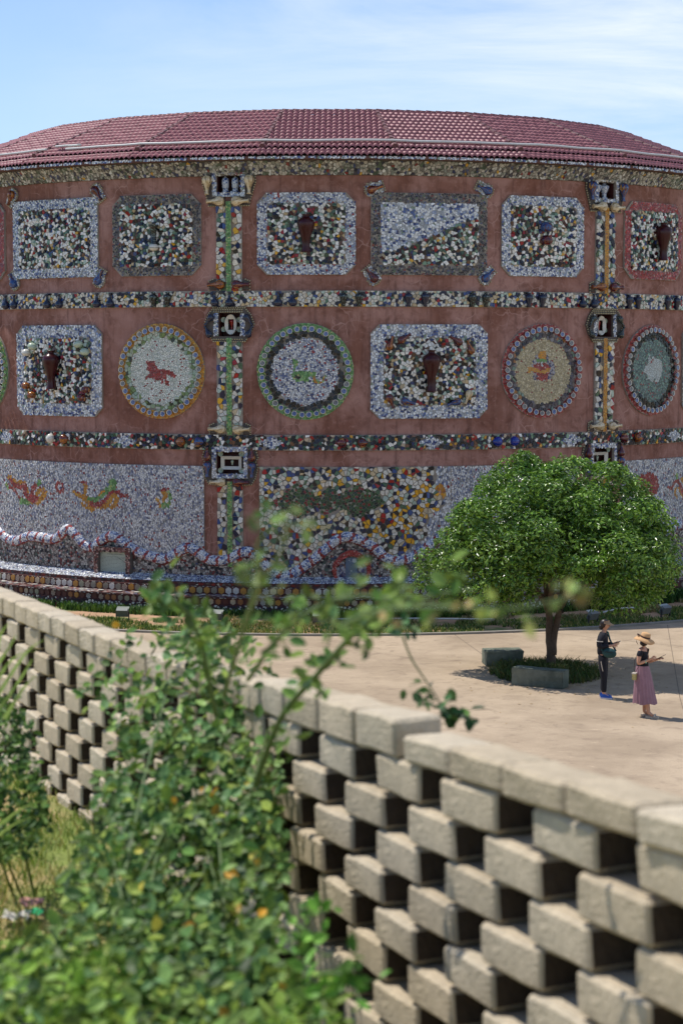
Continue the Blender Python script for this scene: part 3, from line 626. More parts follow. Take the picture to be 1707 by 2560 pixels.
fig = [(fg([(660, 720), (720, 640), (880, 640), (900, 760), (1000, 830), (1020, 1000), (960, 1090), (860, 1140), (640, 1130), (640, 960), (610, 850)]), 'bluehouse'),
       (fg([(720, 640), (760, 600), (840, 600), (865, 660), (850, 740), (740, 740), (715, 690)]), one(214, 150, 50)), (fg([(690, 750), (860, 730), (880, 800), (690, 790)]), one(110, 160, 90)),
       (fg([(640, 860), (700, 820), (860, 810), (930, 900), (900, 1000), (890, 1130), (700, 1120), (700, 1010), (620, 960)]), 'redt'), (fg([(540, 900), (640, 900), (760, 950), (930, 900), (930, 970), (760, 1010), (640, 960), (560, 990)]), one(208, 150, 60)),
       (fg([(760, 800), (805, 800), (805, 870), (760, 870)]), one(206, 210, 214))]
zh5 = 92*9.39*.965; zx5 = 92*9.39*.62
rb = lambda pts: motif(765, 1165, zx5, zh5, 0, pts)
rabbit = rb([(650, 880), (665, 800), (690, 790), (705, 860), (700, 940), (740, 860), (800, 840), (790, 890), (880, 875), (970, 920), (1020, 1050), (1010, 1180), (985, 1290), (1000, 1340), (940, 1400), (900, 1450), (820, 1440), (860, 1340), (780, 1400), (750, 1450), (690, 1450), (680, 1380), (610, 1400), (600, 1370), (660, 1320), (590, 1260), (545, 1200), (550, 1110), (640, 1010)])
ear = rb([(700, 980), (745, 880), (770, 870), (765, 930), (710, 1000)])
medallion(-49.8, HC2, 'greent', 'black', 'bwr', 'round medallion with a green rim cut off by the left edge of the photo')
medallion(-20.3, HC2, 'yellowt', 'sage', 'pale', 'round medallion with a yellow rim and a red horse', [(horse, 'redt')])
medallion(-2.75, HC2, 'greent', 'black', 'bwr', 'round medallion with a green rim and a green and yellow snake', [(snake, 'greent'), (snake3, 'yellowt'), (snake2, 'black')], .044)
medallion(26.4, HC2, 'redt', 'dusk', 'cream', 'round medallion with a red rim and a seated robed figure on cream', fig, .042)
medallion(44.4, HC2, 'redt', 'black', 'teal', 'round medallion with a red rim and a white rabbit on green', [(rabbit, one(190, 198, 194)), (ear, 'redt')], .044)
# ------------------------------------------------------------------ pilaster strips and niches
def strip(th, h0, h1, tessera):
    o = rectslab('pilaster', B, th, -.36, .36, h0, h1, 0, .05, M['grout'])
    emit('pilaster_shards', o, (-.355, .355, h0, h1), .12, drum(th), 'light', inside=lambda u, v: np.abs(u) > .09, t=.035, d0=.05, sides=True, tilt=.5)
    c = rectslab('centre_strip', o, th, -.075, .075, h0-.02, h1+.1, .05, .10, M['grout'])
    emit('strip_tesserae', o, (-.075, .075, h0-.02, h1+.1), .036, drum(th), tessera, t=.008, d0=.102)
    return o
def hvases(parent, th, h, m, uo=.3, s=.85):
    for sg in (-1, 1):
        f = drum(th); out = [(sg*(uo-.22), -.13), (sg*(uo+.26), -.13), (sg*(uo+.26), .1), (sg*(uo+.1), .16), (sg*(uo-.22), .13)]
        prism('vase_backing', parent, [(u, v+h) for u, v in (out if sg > 0 else out[::-1])], f, 0, .045, 'grout_dark')
        vase(parent, 'onion', m[0 if sg < 0 else 1], th+sg*(uo-.2)/R, h, .16, s, sg*PI/2)
        beads('beads', parent, [(sg*(uo+.27), h-.14), (sg*(uo+.27), h+.1), (sg*(uo+.1), h+.17)], drum(th), .06, closed=False)
def opening_box(parent, th, hw, h0, h1, dep=.42):
    f = drum(th); q = lambda u, v, d: tuple(f(np.float64(u), np.float64(v), np.float64(d)))
    V = [q(u, v, d) for d in (0, -dep) for (u, v) in ((-hw, h0), (hw, h0), (hw, h1), (-hw, h1))]
    return link('niche', mesh('niche', V, [(0, 4, 5, 1), (1, 5, 6, 2), (2, 6, 7, 3), (3, 7, 4, 0), (4, 7, 6, 5)]), M['maroon_band'], parent)
def frame4(parent, th, hw, h0, h1, bw, d, size=.055, pn='bw', box=None):
    u1, v0, v1 = box if box else (hw+bw, h0-bw, h1+bw)
    for (a, b, c, e) in ((-u1, -hw, v0, v1), (hw, u1, v0, v1), (-hw, hw, v0, h0), (-hw, hw, h1, v1)): rectslab('niche_frame', parent, th, a, b, c, e, 0, d, M['grout'])
    emit('frame_tesserae', parent, (-u1, u1, v0, v1), size, drum(th), pn, inside=lambda u, v: ~((np.abs(u) < hw) & (v > h0) & (v < h1)), t=.01, d0=d+.002)
cupflat = MB(); cupflat.lathe([(.03, 0), (.05, .01), (.075, .05), (.07, .052), (.045, .02), (0, .018)], 12, Matrix.Rotation(PI/2, 4, 'X')); CF = cupflat.mesh('cup', True); CF.materials.append(M['celadon'])
for i, th in enumerate(NTH):
    green = i != 2; tz = 'greent' if green else 'yellowt'
    # upper niche with two porcelain vases
    o1 = opening_box(B, th, .335, 11.34, 11.83); o1['label'] = ['niche', 'upper niche holding two cylindrical white vases over the green strip', 'upper niche holding two round white vases over the yellow strip'][i]
    frame4(o1, th, .335, 11.34, 11.83, .12, .09)
    for sg in (-1, 1):
        vase(o1, 'drumv' if i != 2 else 'tall', 'bluewhite', th+(sg*.14-(.06 if i == 2 else 0))/R, 11.35, -.12, .82 if i != 2 else .36, sx=.82 if i != 2 else .62)
        f = drum(th); pts = [(sg*.45, 11.86), (sg*.72, 11.82), (sg*.74, 11.6), (sg*.66, 11.35), (sg*.60, 11.15), (sg*.56, 10.98), (sg*.1, 10.98), (sg*.1, 11.22), (sg*.45, 11.22)]
        prism('niche_bracket', o1, pts if sg < 0 else pts[::-1], f, 0, .05, 'grout_dark'); beads('beads', o1, pts[1:7], f, .06, closed=False)
        vase(o1, 'onion', 'streak_cream' if i != 2 else 'streak_blue', th+sg*.58/R, 11.8, .15, .92, PI)
        vase(o1, 'onion', 'streak_cream', th+sg*.1/R, 11.1, .17, .86, sg*PI/2, sx=.95)
    p1 = strip(th, 8.70, 11.0, tz); hvases(p1, th, 8.86, ('streak_brown', 'streak_red'))
    # middle niche: octagon with oval dish
    o2 = opening_box(B, th, .30, 7.47, 8.10); o2['label'] = ['niche', 'octagonal middle niche with an oval dish and a red vase between dark blue vases', 'octagonal middle niche with an oval dish and a red vase between grey vases'][i]
    f = drum(th); oct_ = [(-.44, 8.24), (.44, 8.24), (.6, 8.05), (.69, 7.8), (.6, 7.55), (.44, 7.33), (-.44, 7.33), (-.6, 7.55), (-.69, 7.8), (-.6, 8.05)]
    for sg in (-1, 1):
        pts = [(.30, 8.24), (.44, 8.24), (.6, 8.05), (.69, 7.8), (.6, 7.55), (.44, 7.33), (.30, 7.33)]; pts = [(sg*u, v) for u, v in pts]
        prism('niche_frame', o2, pts if sg < 0 else pts[::-1], f, 0, .07, 'grout_dark')
        emit('frame_tesserae', o2, (.3 if sg > 0 else -.44, .44 if sg > 0 else -.3, 7.47, 8.1), .05, f, 'bw', t=.01, d0=.072)
        for (v, spn) in ((7.92, -2.6), (7.44, -.5)): vase(o2, 'onion', 'navy' if i != 2 else 'black', th+sg*(.44 if v > 7.8 else .5)/R, v+(.13 if v > 7.8 else 0), .15, .62, sg*(-spn if v < 7.8 else 2.5))
    for (a, b) in ((8.10, 8.24), (7.33, 7.47)): rectslab('niche_frame', o2, th, -.3, .3, a, b, 0, .07, M['grout_dark'])
    beads('beads', o2, oct_, f, .08); beads('beads', o2, [(-.42, 8.19), (.42, 8.19)], f, .08, closed=False); beads('beads', o2, [(-.42, 7.39), (.42, 7.39)], f, .08, closed=False); beads('beads', o2, [(-.42, 8.13), (.42, 8.13)], f, .08, closed=False)
    b = MB(); n_ = 20; Vv = []; Ff = []
    for k in range(n_):
        a = 2*PI*k/n_+PI/n_; cx_, sx_ = math.cos(a), math.sin(a)
        rx = .075/max(abs(cx_), 1e-6); rz = .145/max(abs(sx_), 1e-6); rq = min(rx, rz)
        Vv += [(.175*cx_, -.02, .285*sx_), (.165*cx_, -.06, .27*sx_), (rq*cx_, -.0, rq*sx_)]
    for k in range(n_): q = (k+1) % n_; Ff += [(k*3, q*3, q*3+1, k*3+1), (k*3+1, q*3+1, q*3+2, k*3+2)]
    b.add(Vv, Ff); dsh = b.build('oval_dish', M['white'], o2, smooth=False); dsh.matrix_local = wallmat(th, 7.79, -.12)
    vase(o2, 'tall', 'redglaze' if 'redglaze' in M else 'maroon', th, 7.66, -.2, .24)
    for (u, v) in ((-.22, .13), (.22, .13), (-.22, -.13), (.22, -.13)):
        c = bpy.data.objects.new('cup', CF); COL.objects.link(c); c.parent = o2; c.matrix_local = wallmat(th+u/R, 7.79+v, -.2)
    p2 = strip(th, 4.80, 7.33, tz); hvases(p2, th, 4.95, ('streak_cream', 'streak_cream'))
    # lower niche: rectangular dish
    o3 = opening_box(B, th, .385, 3.73, 4.33); o3['label'] = ['niche', 'lower niche with a rectangular cream dish above the big shard mural', 'lower niche with a rectangular dish half behind the tree'][i]
    frame4(o3, th, .385, 3.73, 4.33, .11, .09, box=(.5, 3.6, 4.47))
    b = MB(); Vv = []; Ff = []
    for (x, z, y) in ((.3, .19, -.02), (.29, .18, -.06), (.2, .095, 0)): Vv += [(-x, y, -z), (x, y, -z), (x, y, z), (-x, y, z)]
    for k in range(2):
        for c in range(4): Ff.append((k*4+c, k*4+(c+1) % 4, k*4+4+(c+1) % 4, k*4+4+c))
    b.add(Vv, Ff); dsh = b.build('rectangular_dish', M['white'], o3); dsh.matrix_local = wallmat(th, 4.02, -.12)
    vase(o3, 'shoulder', 'celadon', th, 3.95, -.2, .38)
    for (u, v) in ((-.3, .24), (.3, .24), (-.3, -.22), (.3, -.22)):
        c = bpy.data.objects.new('cup', CF); COL.objects.link(c); c.parent = o3; c.matrix_local = wallmat(th+u/R, 4.03+v, -.1)
    for sg in (-1, 1):
        pts = [(sg*.5, 4.45), (sg*.7, 4.45), (sg*.78, 4.18), (sg*.72, 4.06), (sg*.78, 3.9), (sg*.7, 3.6), (sg*.6, 3.44), (sg*.1, 3.40), (sg*.1, 3.6), (sg*.5, 3.6)]
        prism('niche_bracket', o3, pts if sg < 0 else pts[::-1], f, 0, .05, 'grout_dark'); beads('beads', o3, pts[1:8], f, .06, closed=False)
        vase(o3, 'onion', 'streak_red', th+sg*.62/R, 4.07, .15, .68, 0); vase(o3, 'onion', 'streak_blue', th+sg*.62/R, 4.05, .15, .72, PI)
        vase(o3, 'onion', 'streak_cream' if sg < 0 else 'streak_red', th+sg*.1/R, 3.5, .16, .8, sg*PI/2)
    strip(th, 1.2, 3.42, tz)
# ------------------------------------------------------------------ the lower wall: murals, pebble field, serpent
path_px = [(-60, 1330), (-25, 1318), (0, 1327), (20, 1345), (45, 1352), (75, 1341), (105, 1343), (140, 1347), (160, 1332), (172, 1322), (190, 1335), (215, 1362), (238, 1366), (258, 1350), (282, 1340), (310, 1355), (345, 1378), (385, 1392), (415, 1397), (440, 1385), (455, 1375), (475, 1369), (498, 1382), (520, 1397), (545, 1402), (575, 1396), (600, 1383), (625, 1380), (650, 1396), (672, 1422), (700, 1438), (728, 1436), (755, 1420), (785, 1398), (812, 1375), (838, 1352), (862, 1342), (886, 1345), (915, 1358), (940, 1374), (960, 1392), (985, 1402), (1012, 1400), (1038, 1388), (1064, 1370), (1090, 1352), (1120, 1340), (1150, 1350), (1180, 1372), (1215, 1390), (1250, 1388), (1285, 1365), (1320, 1345), (1350, 1350), (1385, 1375), (1420, 1385), (1460, 1370), (1500, 1345), (1535, 1350), (1570, 1365), (1600, 1350), (1630, 1335), (1660, 1330), (1690, 1312), (1720, 1318), (1745, 1330)]
PTH = np.array([(W(x, y)[0]*R, W(x, y)[1]) for x, y in path_px])
def smooth_path(P, k=6):
    out = []
    for i in range(len(P)-1):
        p0, p1, p2, p3 = P[max(i-1, 0)], P[i], P[i+1], P[min(i+2, len(P)-1)]
        for j in range(k):
            t = j/k; out.append(.5*((2*p1)+(-p0+p2)*t+(2*p0-5*p1+4*p2-p3)*t*t+(-p0+3*p1-3*p2+p3)*t**3))
    out.append(P[-1]); return np.array(out)
SP = smooth_path(PTH)
def serp_h(u): return np.interp(u, SP[:, 0], SP[:, 1])
Rd = R*PI/180
def mural(name, d0, d1, palname, size, label, inside=None, colf=None, sides=False, mat='tess', singles=0, backing='grout', t=.014, htop=3.93, shrink=.84, asp=1.0):
    u0, u1 = d0*Rd, d1*Rd; us = np.linspace(u0, u1, int((u1-u0)/.15)+2)
    V, Fc = colslab(us, lambda u: htop, lambda u: float(serp_h(u)), 0.0, 0, .035)
    o = link('mural', mesh('mural', V, Fc), M[backing], B); o['label'] = label
    emit('mural_tesserae', o, (u0, u1, 1.0, htop), size, drum(0), palname, inside=(lambda u, v: (v > serp_h(u)) & (inside(u, v) if inside else True)), colf=colf, t=t, d0=.037, sides=sides, mat=mat, singles=singles, shrink=shrink, asp=asp)
    return o
def wp(pts, ox, oy, k): return pip([(lambda a: (a[0]*R, a[1]))(W(ox+x/k, oy+y/k)) for x, y in pts])
def stroke(pts, wd, ox, oy, k):
    P = smooth_path(np.array([(lambda a: (a[0]*R, a[1]))(W(ox+x/k, oy+y/k)) for x, y in pts]), 5)
    ws = np.interp(np.linspace(0, 1, len(P)), np.linspace(0, 1, len(wd)), wd)*(.72 if wd[0] < .16 else 1)
    def f(u, v):
        r_ = np.zeros(u.shape, bool)
        for (a, b), q in zip(P, ws): r_ |= (u-a)**2+(v-b)**2 < q*q
        return r_
    return f
A_ = (0, 1160, 3.136)
OR = one(206, 140, 52); GR = 'greent'; RD = 'redt'; YE = 'yellowt'
motL = [
 (stroke([(80, 105), (120, 130), (150, 160), (190, 150), (215, 190), (225, 240), (260, 280), (300, 290), (345, 260), (365, 220)], [.10, .12, .14, .13, .13, .14, .12, .1], *A_), YE),
 (stroke([(90, 120), (125, 160), (165, 180), (205, 170), (205, 215), (235, 260), (285, 270), (300, 230)], [.07, .09, .12, .12, .13, .15, .17, .05], *A_), RD),
 (wp([(245, 215), (270, 155), (310, 150), (300, 190), (275, 220), (300, 270), (250, 285)], *A_), RD), (stroke([(90, 180), (120, 200), (150, 240), (170, 270)], [.10, .06, .05], *A_), RD),
 (stroke([(60, 160), (70, 180)], [.08, .08], *A_), GR), (stroke([(180, 290), (230, 300)], [.12, .12], *A_), GR), (stroke([(320, 140), (310, 160)], [.12, .08], *A_), GR), (stroke([(300, 225), (340, 200), (350, 215)], [.1, .12], *A_), YE), (stroke([(345, 200), (360, 215)], [.05, .05], *A_), RD),
 (stroke([(660, 140), (680, 175), (672, 215), (680, 265), (720, 300), (780, 320), (850, 300), (880, 250), (920, 255), (915, 310), (890, 335)], [.08, .1, .08, .12, .16, .17, .14, .1, .1, .1], *A_), YE),
 (stroke([(590, 215), (640, 250), (680, 280), (740, 360)], [.07, .1, .12, .05], *A_), YE), (stroke([(640, 300), (690, 340), (730, 365)], [.06, .08, .04], *A_), YE), (stroke([(700, 275), (760, 275), (820, 230), (880, 190), (890, 150)], [.08, .1, .12, .16, .18], *A_), GR),
 (wp([(770, 240), (840, 190), (830, 215), (780, 255)], *A_), YE), (stroke([(720, 310), (780, 320), (840, 270), (880, 225), (930, 220), (960, 245), (1000, 250)], [.1, .1, .07, .06, .06, .09], *A_), RD), (stroke([(655, 140), (690, 150)], [.05, .04], *A_), RD),
 (stroke([(600, 210), (650, 245)], [.03, .03], *A_), RD),
 (stroke([(1275, 210), (1300, 240), (1290, 290)], [.08, .09, .06], *A_), YE), (stroke([(1330, 220), (1340, 260), (1330, 330)], [.07, .07, .05], *A_), GR), (stroke([(1240, 270), (1260, 330)], [.05, .05], *A_), YE), (stroke([(1290, 320), (1300, 320)], [.13, .13], *A_), GR), (stroke([(1280, 200), (1330, 200)], [.05, .05], *A_), RD),
 (stroke([(478, 180), (478, 182)], [.17, .17], *A_), RD), (stroke([(478, 180), (478, 182)], [.12, .12], *A_), 'bw')]
def painter(mot):
    def colf(u, v, c):
        c = c.copy()
        for fn, pl in mot:
            k = fn(u, v)
            if k.any(): c[k] = pick(PAL[pl] if isinstance(pl, str) else pl, int(k.sum()))
        return c
    return colf
mural('mural', -60, -14.85, 'mural', .046, 'long blue and white mural with two dragons on the left of the lower niche', colf=painter(motL), asp=.8)
# middle mural: big shards, a diamond lattice, then blue and white again behind the tree
B_ = (640, 1150, 3.136)
def bigedge(u, v): return u < (W(1050, 1250)[0]*R + .55*np.sin((v-2.0)*1.4)+.12*np.sin(v*7))
dia = [wp([(100, 335), (330, 185), (560, 325), (340, 460)], *B_), wp([(430, 330), (590, 190), (720, 300), (560, 450)], *B_), wp([(560, 325), (800, 180), (1035, 320), (790, 465)], *B_)]
def indias(u, v): r_ = np.zeros(np.shape(u), bool); [r_.__ior__(f(u, v)) for f in dia]; return r_
yel = stroke([(1190, 190), (1180, 330), (1080, 420), (1000, 500), (1150, 470), (1250, 340), (1300, 440), (1290, 560), (1150, 600)], [.26, .38, .5, .5, .6, .6, .5], *B_)
def bigcol(u, v, c):
    c = c.copy(); k = yel(u, v) & (rng.random(len(u)) < .2)
    if k.any(): c[k] = pick(one(216, 158, 34), int(k.sum()))
    return c
m2 = mural('mural', -8.15, 14.5, 'light', .108, 'mural of large coloured shards with diamond fields of tiny green pieces', inside=lambda u, v: bigedge(u, v) & ~indias(u, v), colf=bigcol, sides=True, mat='shard', singles=110, t=.035)
emit('diamond_tesserae', m2, (-8.0*Rd, 10*Rd, 1.9, 3.6), .062, drum(0), 'diamond', inside=lambda u, v: indias(u, v), t=.012, d0=.04)
C_ = (640, 1150, 3.136)
motM = [(stroke([(1340, 255), (1342, 257)], [.2, .2], *C_), YE), (stroke([(1435, 250), (1436, 252)], [.18, .18], *C_), YE), (stroke([(1435, 252), (1436, 253)], [.07, .07], *C_), RD), (stroke([(1345, 300), (1390, 300)], [.13, .13], *C_), RD), (wp([(1300, 325), (1420, 310), (1400, 360), (1350, 380)], *C_), GR)]
mural('mural', 14.5, 31.5, 'mural', .046, 'blue and white mural with a small flower pot left of the tree', colf=painter(motM), asp=.8)
emit('mural_tesserae', m2, (4*Rd, 14.5*Rd, 1.0, 3.93), .062, drum(0), 'mural', inside=lambda u, v: (v > serp_h(u)) & ~bigedge(u, v), colf=painter(motM), t=.014, d0=.037, asp=.8, mat='tess')
D_ = (1560, 1150, 9.408)
motR = [(wp([(200, 560), (380, 320), (470, 330), (540, 280), (640, 290), (740, 400), (780, 600), (740, 780), (500, 900), (250, 800)], *D_), RD),
        (stroke([(1000, 640), (1080, 650), (1130, 560), (1210, 480), (1290, 620), (1340, 780), (1420, 820)], [.08, .08, .07, .1, .1, .1, .1], *D_), RD), (stroke([(1180, 660), (1160, 780), (1210, 880)], [.07, .09, .05], *D_), YE), (stroke([(1310, 450), (1350, 500)], [.09, .07], *D_), YE), (stroke([(1200, 370), (1210, 400)], [.12, .1], *D_), GR), (stroke([(1230, 640), (1330, 860), (1420, 880)], [.05, .05, .05], *D_), YE)]
mural('mural', 38.85, 64, 'mural', .046, 'blue and white mural with a big red shape to the right of the tree', colf=painter(motR), asp=.8)
peb = loft('pebble_dado', B, [(.03, .9), (.03, 2.1)], -PI, PI, M['grout'])
# the dado is only seen below the serpent: hide nothing, just stop it at the serpent line
bpy.data.objects.remove(peb)
us = np.linspace(-62*Rd, 64*Rd, 420); V, Fc = colslab(us, lambda u: float(serp_h(u)), lambda u: .88, 0.0, 0, .03)
peb = link('pebble_dado', mesh('pebble_dado', V, Fc), M['grout_dark'], B)
emit('pebbles', peb, (-62*Rd, 64*Rd, .9, 2.2), .062, drum(0), 'pebble', inside=lambda u, v: v < serp_h(u), t=.02, d0=.03, mat='stone', shrink=.86)
# serpent: a half-round rope of blue and white tesserae with red bands
ds = np.r_[0, np.cumsum(np.hypot(*np.diff(SP, axis=0).T))]; LEN = ds[-1]; RS = .142
def serp(s, a, k):
    x = np.interp(s, ds, SP[:, 0]); y = np.interp(s, ds, SP[:, 1]); e = .02
    tx = np.interp(s+e, ds, SP[:, 0])-np.interp(s-e, ds, SP[:, 0]); ty = np.interp(s+e, ds, SP[:, 1])-np.interp(s-e, ds, SP[:, 1]); q = np.hypot(tx, ty)+1e-9
    nx, ny = -ty/q, tx/q; r_ = RS+k; c = np.cos(a)*r_; d = np.sin(a)*r_
    return drum(0)(x+nx*c, y+ny*c, d+.02)
V = []; Fc = []; ns = int(LEN/.12); na = 8
for i in range(ns+1):
    for j in range(na+1): V.append(tuple(serp(np.float64(LEN*i/ns), np.float64(PI*j/na), np.float64(0))))
for i in range(ns):
    for j in range(na): Fc.append((i*(na+1)+j, (i+1)*(na+1)+j, (i+1)*(na+1)+j+1, i*(na+1)+j+1))
so = link('serpent_relief', mesh('serpent_relief', V, Fc, smooth=True), M['grout'], B); so['label'] = 'wavy blue and white serpent body with red bands along the lower wall'
def scol(u, v, c):
    c = c.copy(); k = (np.mod(u+.04*(v/RS-1.5), .33) < .08) | (v/RS > 2.5)
    if k.any(): c[k] = pick(PAL['redt'], int(k.sum()))
    return c
emit('serpent_tesserae', so, (0, LEN, 0.02, PI*RS-.02), .042, lambda u, v, d: serp(np.asarray(u, float), np.asarray(v, float)/RS, d), pal((48, 224, 226, 228), (14, 140, 156, 190), (9, 84, 108, 166), (4, 60, 78, 130)), colf=scol, t=.006, d0=.003, tilt=0)
# ------------------------------------------------------------------ stepped ledge at the foot of the wall
LD = loft('base_ledge', B, [(.03, .93), (.06, .915), (.50, .775), (.50, .69), (.56, .685), (.56, .475), (.60, .47), (1.10, .455), (1.10, .425), (1.05, .42), (1.05, .25), (1.10, .25), (1.12, -.05)], -PI, PI, M['maroon_band'])
def slope(u, v, d): dep = .06+.44*v+d*.3; return np.stack([(R+dep)*np.sin(u/R), -(R+dep)*np.cos(u/R), .915-.14*v+d], -1)
LW = (-62*Rd, 64*Rd)
emit('ledge_tesserae', LD, (*LW, 0, 1), .058, slope, 'bw', t=.008, d0=.004, asp=.38 if False else .6)
def at_d(dd): return lambda u, v, d: drum(0)(u*1.0, v, d+dd)
emit('edge_tesserae', LD, (*LW, .70, .765), .085, at_d(.50), pal((4, 120, 30, 32), (5, 28, 26, 40), (3, 90, 84, 80), (1, 190, 180, 160)), t=.008, d0=.003, mat='shard')
emit('edge_tesserae', LD, (*LW, .664, .69), .05, at_d(.565), 'pearl', t=.006, d0=.003)
emit('edge_tesserae', LD, (*LW, .428, .455), .05, at_d(1.105), 'pearl', t=.006, d0=.003)
def top(u, v, d): return np.stack([(R+v)*np.sin(u/R), -(R+v)*np.cos(u/R), .462-.02*(v-.6)+d], -1)
emit('step_tesserae', LD, (*LW, .58, 1.08), .10, top, pal((5, 170, 150, 142), (4, 120, 60, 56), (3, 196, 190, 182), (2, 120, 120, 140)), t=.012, d0=.002)
emit('base_pebbles', LD, (*LW, .02, .25), .065, at_d(1.10), 'mono', t=.015, d0=.006, mat='stone', shrink=.72)
hexc = [('ochre', (188, 134, 58)), ('white', (208, 204, 194)), ('cream', (196, 176, 146)), ('grey', (140, 132, 116)), ('brown', (158, 104, 62)), ('sage', (156, 154, 128))]
HX = {}
def hexmesh(key, m):
    b = MB(); V = [(0, -.018, 0)]
    for k in range(6): a = PI/2+k*PI/3; V.append((.105*math.cos(a)*1.0, -.018, .105*math.sin(a)))
    for k in range(6): a = PI/2+k*PI/3; V.append((.109*math.cos(a), 0, .109*math.sin(a)))
    b.add(V, [(0, 1+(k+1) % 6, 1+k) for k in range(6)]+[(1+k, 1+(k+1) % 6, 7+(k+1) % 6, 7+k) for k in range(6)]); me = b.mesh('hexagonal_tile'); me.materials.append(m); return me
for k_, c_ in hexc: HX[k_] = hexmesh(k_, material('hexagonal_tile_'+k_, lin(c_), .4, .25, 14, color2=tuple(x*.7 for x in lin(c_)), c2scale=9))
def rosette(name, c0, c1):
    m = bpy.data.materials.new(name); m.use_nodes = True; t = m.node_tree; p = t.nodes['Principled BSDF']; n = t.nodes.new; l = t.links.new
    co = n('ShaderNodeTexCoord'); s = n('ShaderNodeSeparateXYZ'); l(co.outputs['Object'], s.inputs[0])
    def mth(op, a, b=None):
        x = n('ShaderNodeMath'); x.operation = op
        for i, q in enumerate((a, b)):
            if q is None: continue
            if isinstance(q, (int, float)): x.inputs[i].default_value = q
            else: l(q, x.inputs[i])
        return x.outputs[0]
    r_ = mth('POWER', mth('ADD', mth('POWER', s.outputs[0], 2), mth('POWER', s.outputs[2], 2)), .5)
    a = mth('ARCTAN2', s.outputs[0], s.outputs[2]); pt = mth('MULTIPLY', mth('SINE', mth('MULTIPLY', a, 6)), mth('SINE', mth('MULTIPLY', r_, 120)))
    f = mth('GREATER_THAN', pt, 0.0); x = n('ShaderNodeMixRGB'); x.inputs['Color1'].default_value = (*lin(c0), 1); x.inputs['Color2'].default_value = (*lin(c1), 1); l(f, x.inputs['Fac']); l(x.outputs[0], p.inputs['Base Color']); p.inputs['Roughness'].default_value = .4; return m
HX['rosette'] = hexmesh('rosette', rosette('black_white_rosette_tile', (206, 202, 192), (44, 42, 50))); HX['rosette2'] = hexmesh('r2', rosette('brown_rosette_tile', (186, 170, 150), (96, 66, 56))); HX['plum'] = hexmesh('plum', material('hexagonal_tile_plum', lin((84, 36, 34)), .4, .2, 8))
def hexrow(dd, h, d0, d1, keys, sc, pitch=.205):
    u = d0*Rd; i = 0
    while u < d1*Rd:
        o = bpy.data.objects.new('hexagonal_tile', HX[random.choice(keys)]); COL.objects.link(o); o.parent = LD
        th = u/(R+dd)*1.0; o.matrix_local = wallmat(th, h+random.uniform(-.004, .004), dd) @ Matrix.Diagonal((sc*.93, 1, sc, 1)); u += pitch; i += 1
hexrow(.56, .575, -48, 56, ['ochre']*5+['white']*4+['cream']*2+['grey']*3+['brown']*2+['sage']*2+['rosette']*3+['rosette2'], .94)
hexrow(1.05, .335, -50, 58, ['ochre', 'white', 'cream', 'grey', 'grey', 'brown', 'brown', 'plum', 'plum', 'plum', 'rosette', 'rosette2', 'sage'], .80)
pl = MB(); pl.lathe([(.03, 0), (.05, .004), (.09, .022), (.085, .024), (.05, .01), (0, .009)], 14); PLm = pl.mesh('plate', True); PLm.materials.append(M['white'])
u = -46*Rd
while u < 52*Rd:
    o = bpy.data.objects.new('plate', PLm); COL.objects.link(o); o.parent = LD; th = u/R; rr_ = R+.85+random.uniform(-.06, .06); o.location = (rr_*math.sin(th), -rr_*math.cos(th), .475); o.scale = (1, 1, 1); u += .58+random.uniform(-.05, .05)
# inscription slab in a pebbled frame
tp = W(290, 1420)[0]
fr = rectslab('inscription', B, tp, -.58, .58, .86, 1.62, .03, .30, M['grout_dark'])
fr['label'] = 'pale stone inscription slab in a brown pebble frame'
bpy.data.objects.remove(fr)
fr = link('inscription', None, None, B) if False else empty('inscription', (0, 0, 0)); fr.parent = B; fr['label'] = 'pale stone inscription slab in a brown pebble frame'
for (a, b, c, e) in ((-.60, -.45, .72, 1.62), (.45, .60, .72, 1.62), (-.45, .45, 1.48, 1.62)):
    rectslab('slab_frame', fr, tp, a, b, c, e, .0, .22, M['grout_dark'])
emit('frame_pebbles', fr, (-.6, .6, .72, 1.62), .05, drum(tp), pal((4, 120, 70, 62), (3, 160, 120, 108), (2, 60, 36, 34), (2, 186, 160, 146)), inside=lambda u, v: ~((np.abs(u) < .45) & (v < 1.48)), t=.012, d0=.222, mat='stone')
rectslab('stone_slab', fr, tp, -.45, .45, .80, 1.48, .0, .10, M['marble'])
tx = MB(); f = drum(tp)
def chip(u0, u1, v0, v1):
    q = [tuple(f(np.float64(u), np.float64(v), np.float64(.104))) for u, v in ((u0, v0), (u1, v0), (u1, v1), (u0, v1))]; tx.add(q, [(0, 1, 2, 3)])
for i in range(12):
    u = -.21+i*.042
    for k in range(3): chip(u, u+.022, 1.392+k*.011, 1.397+k*.011)
    chip(u+.004+.008*(i % 2), u+.009+.008*(i % 2), 1.39, 1.424)
for i in range(4): chip(-.05+i*.024, -.038+i*.024, 1.36, 1.366)
for r_ in range(13):
    v = 1.33-r_*.038; u = -.40+(.05 if r_ in (0, 5, 9) else 0)
    while u < .40:
        ln = random.uniform(.008, .02); chip(u, u+ln, v, v+random.uniform(.006, .014)); u += ln+random.uniform(.006, .016)
tx.build('engraved_lettering', M['ink'], fr, kind='stuff')
crk = MB(); crk.add([tuple(f(np.float64(u), np.float64(v), np.float64(.106))) for u, v in ((.05, 1.36), (.2, 1.29), (.3, 1.235), (.45, 1.15), (.45, 1.142), (.3, 1.225), (.2, 1.28))], [(0, 1, 2, 3, 4, 5, 6)]); crk.build('crack', M['ink'], fr)
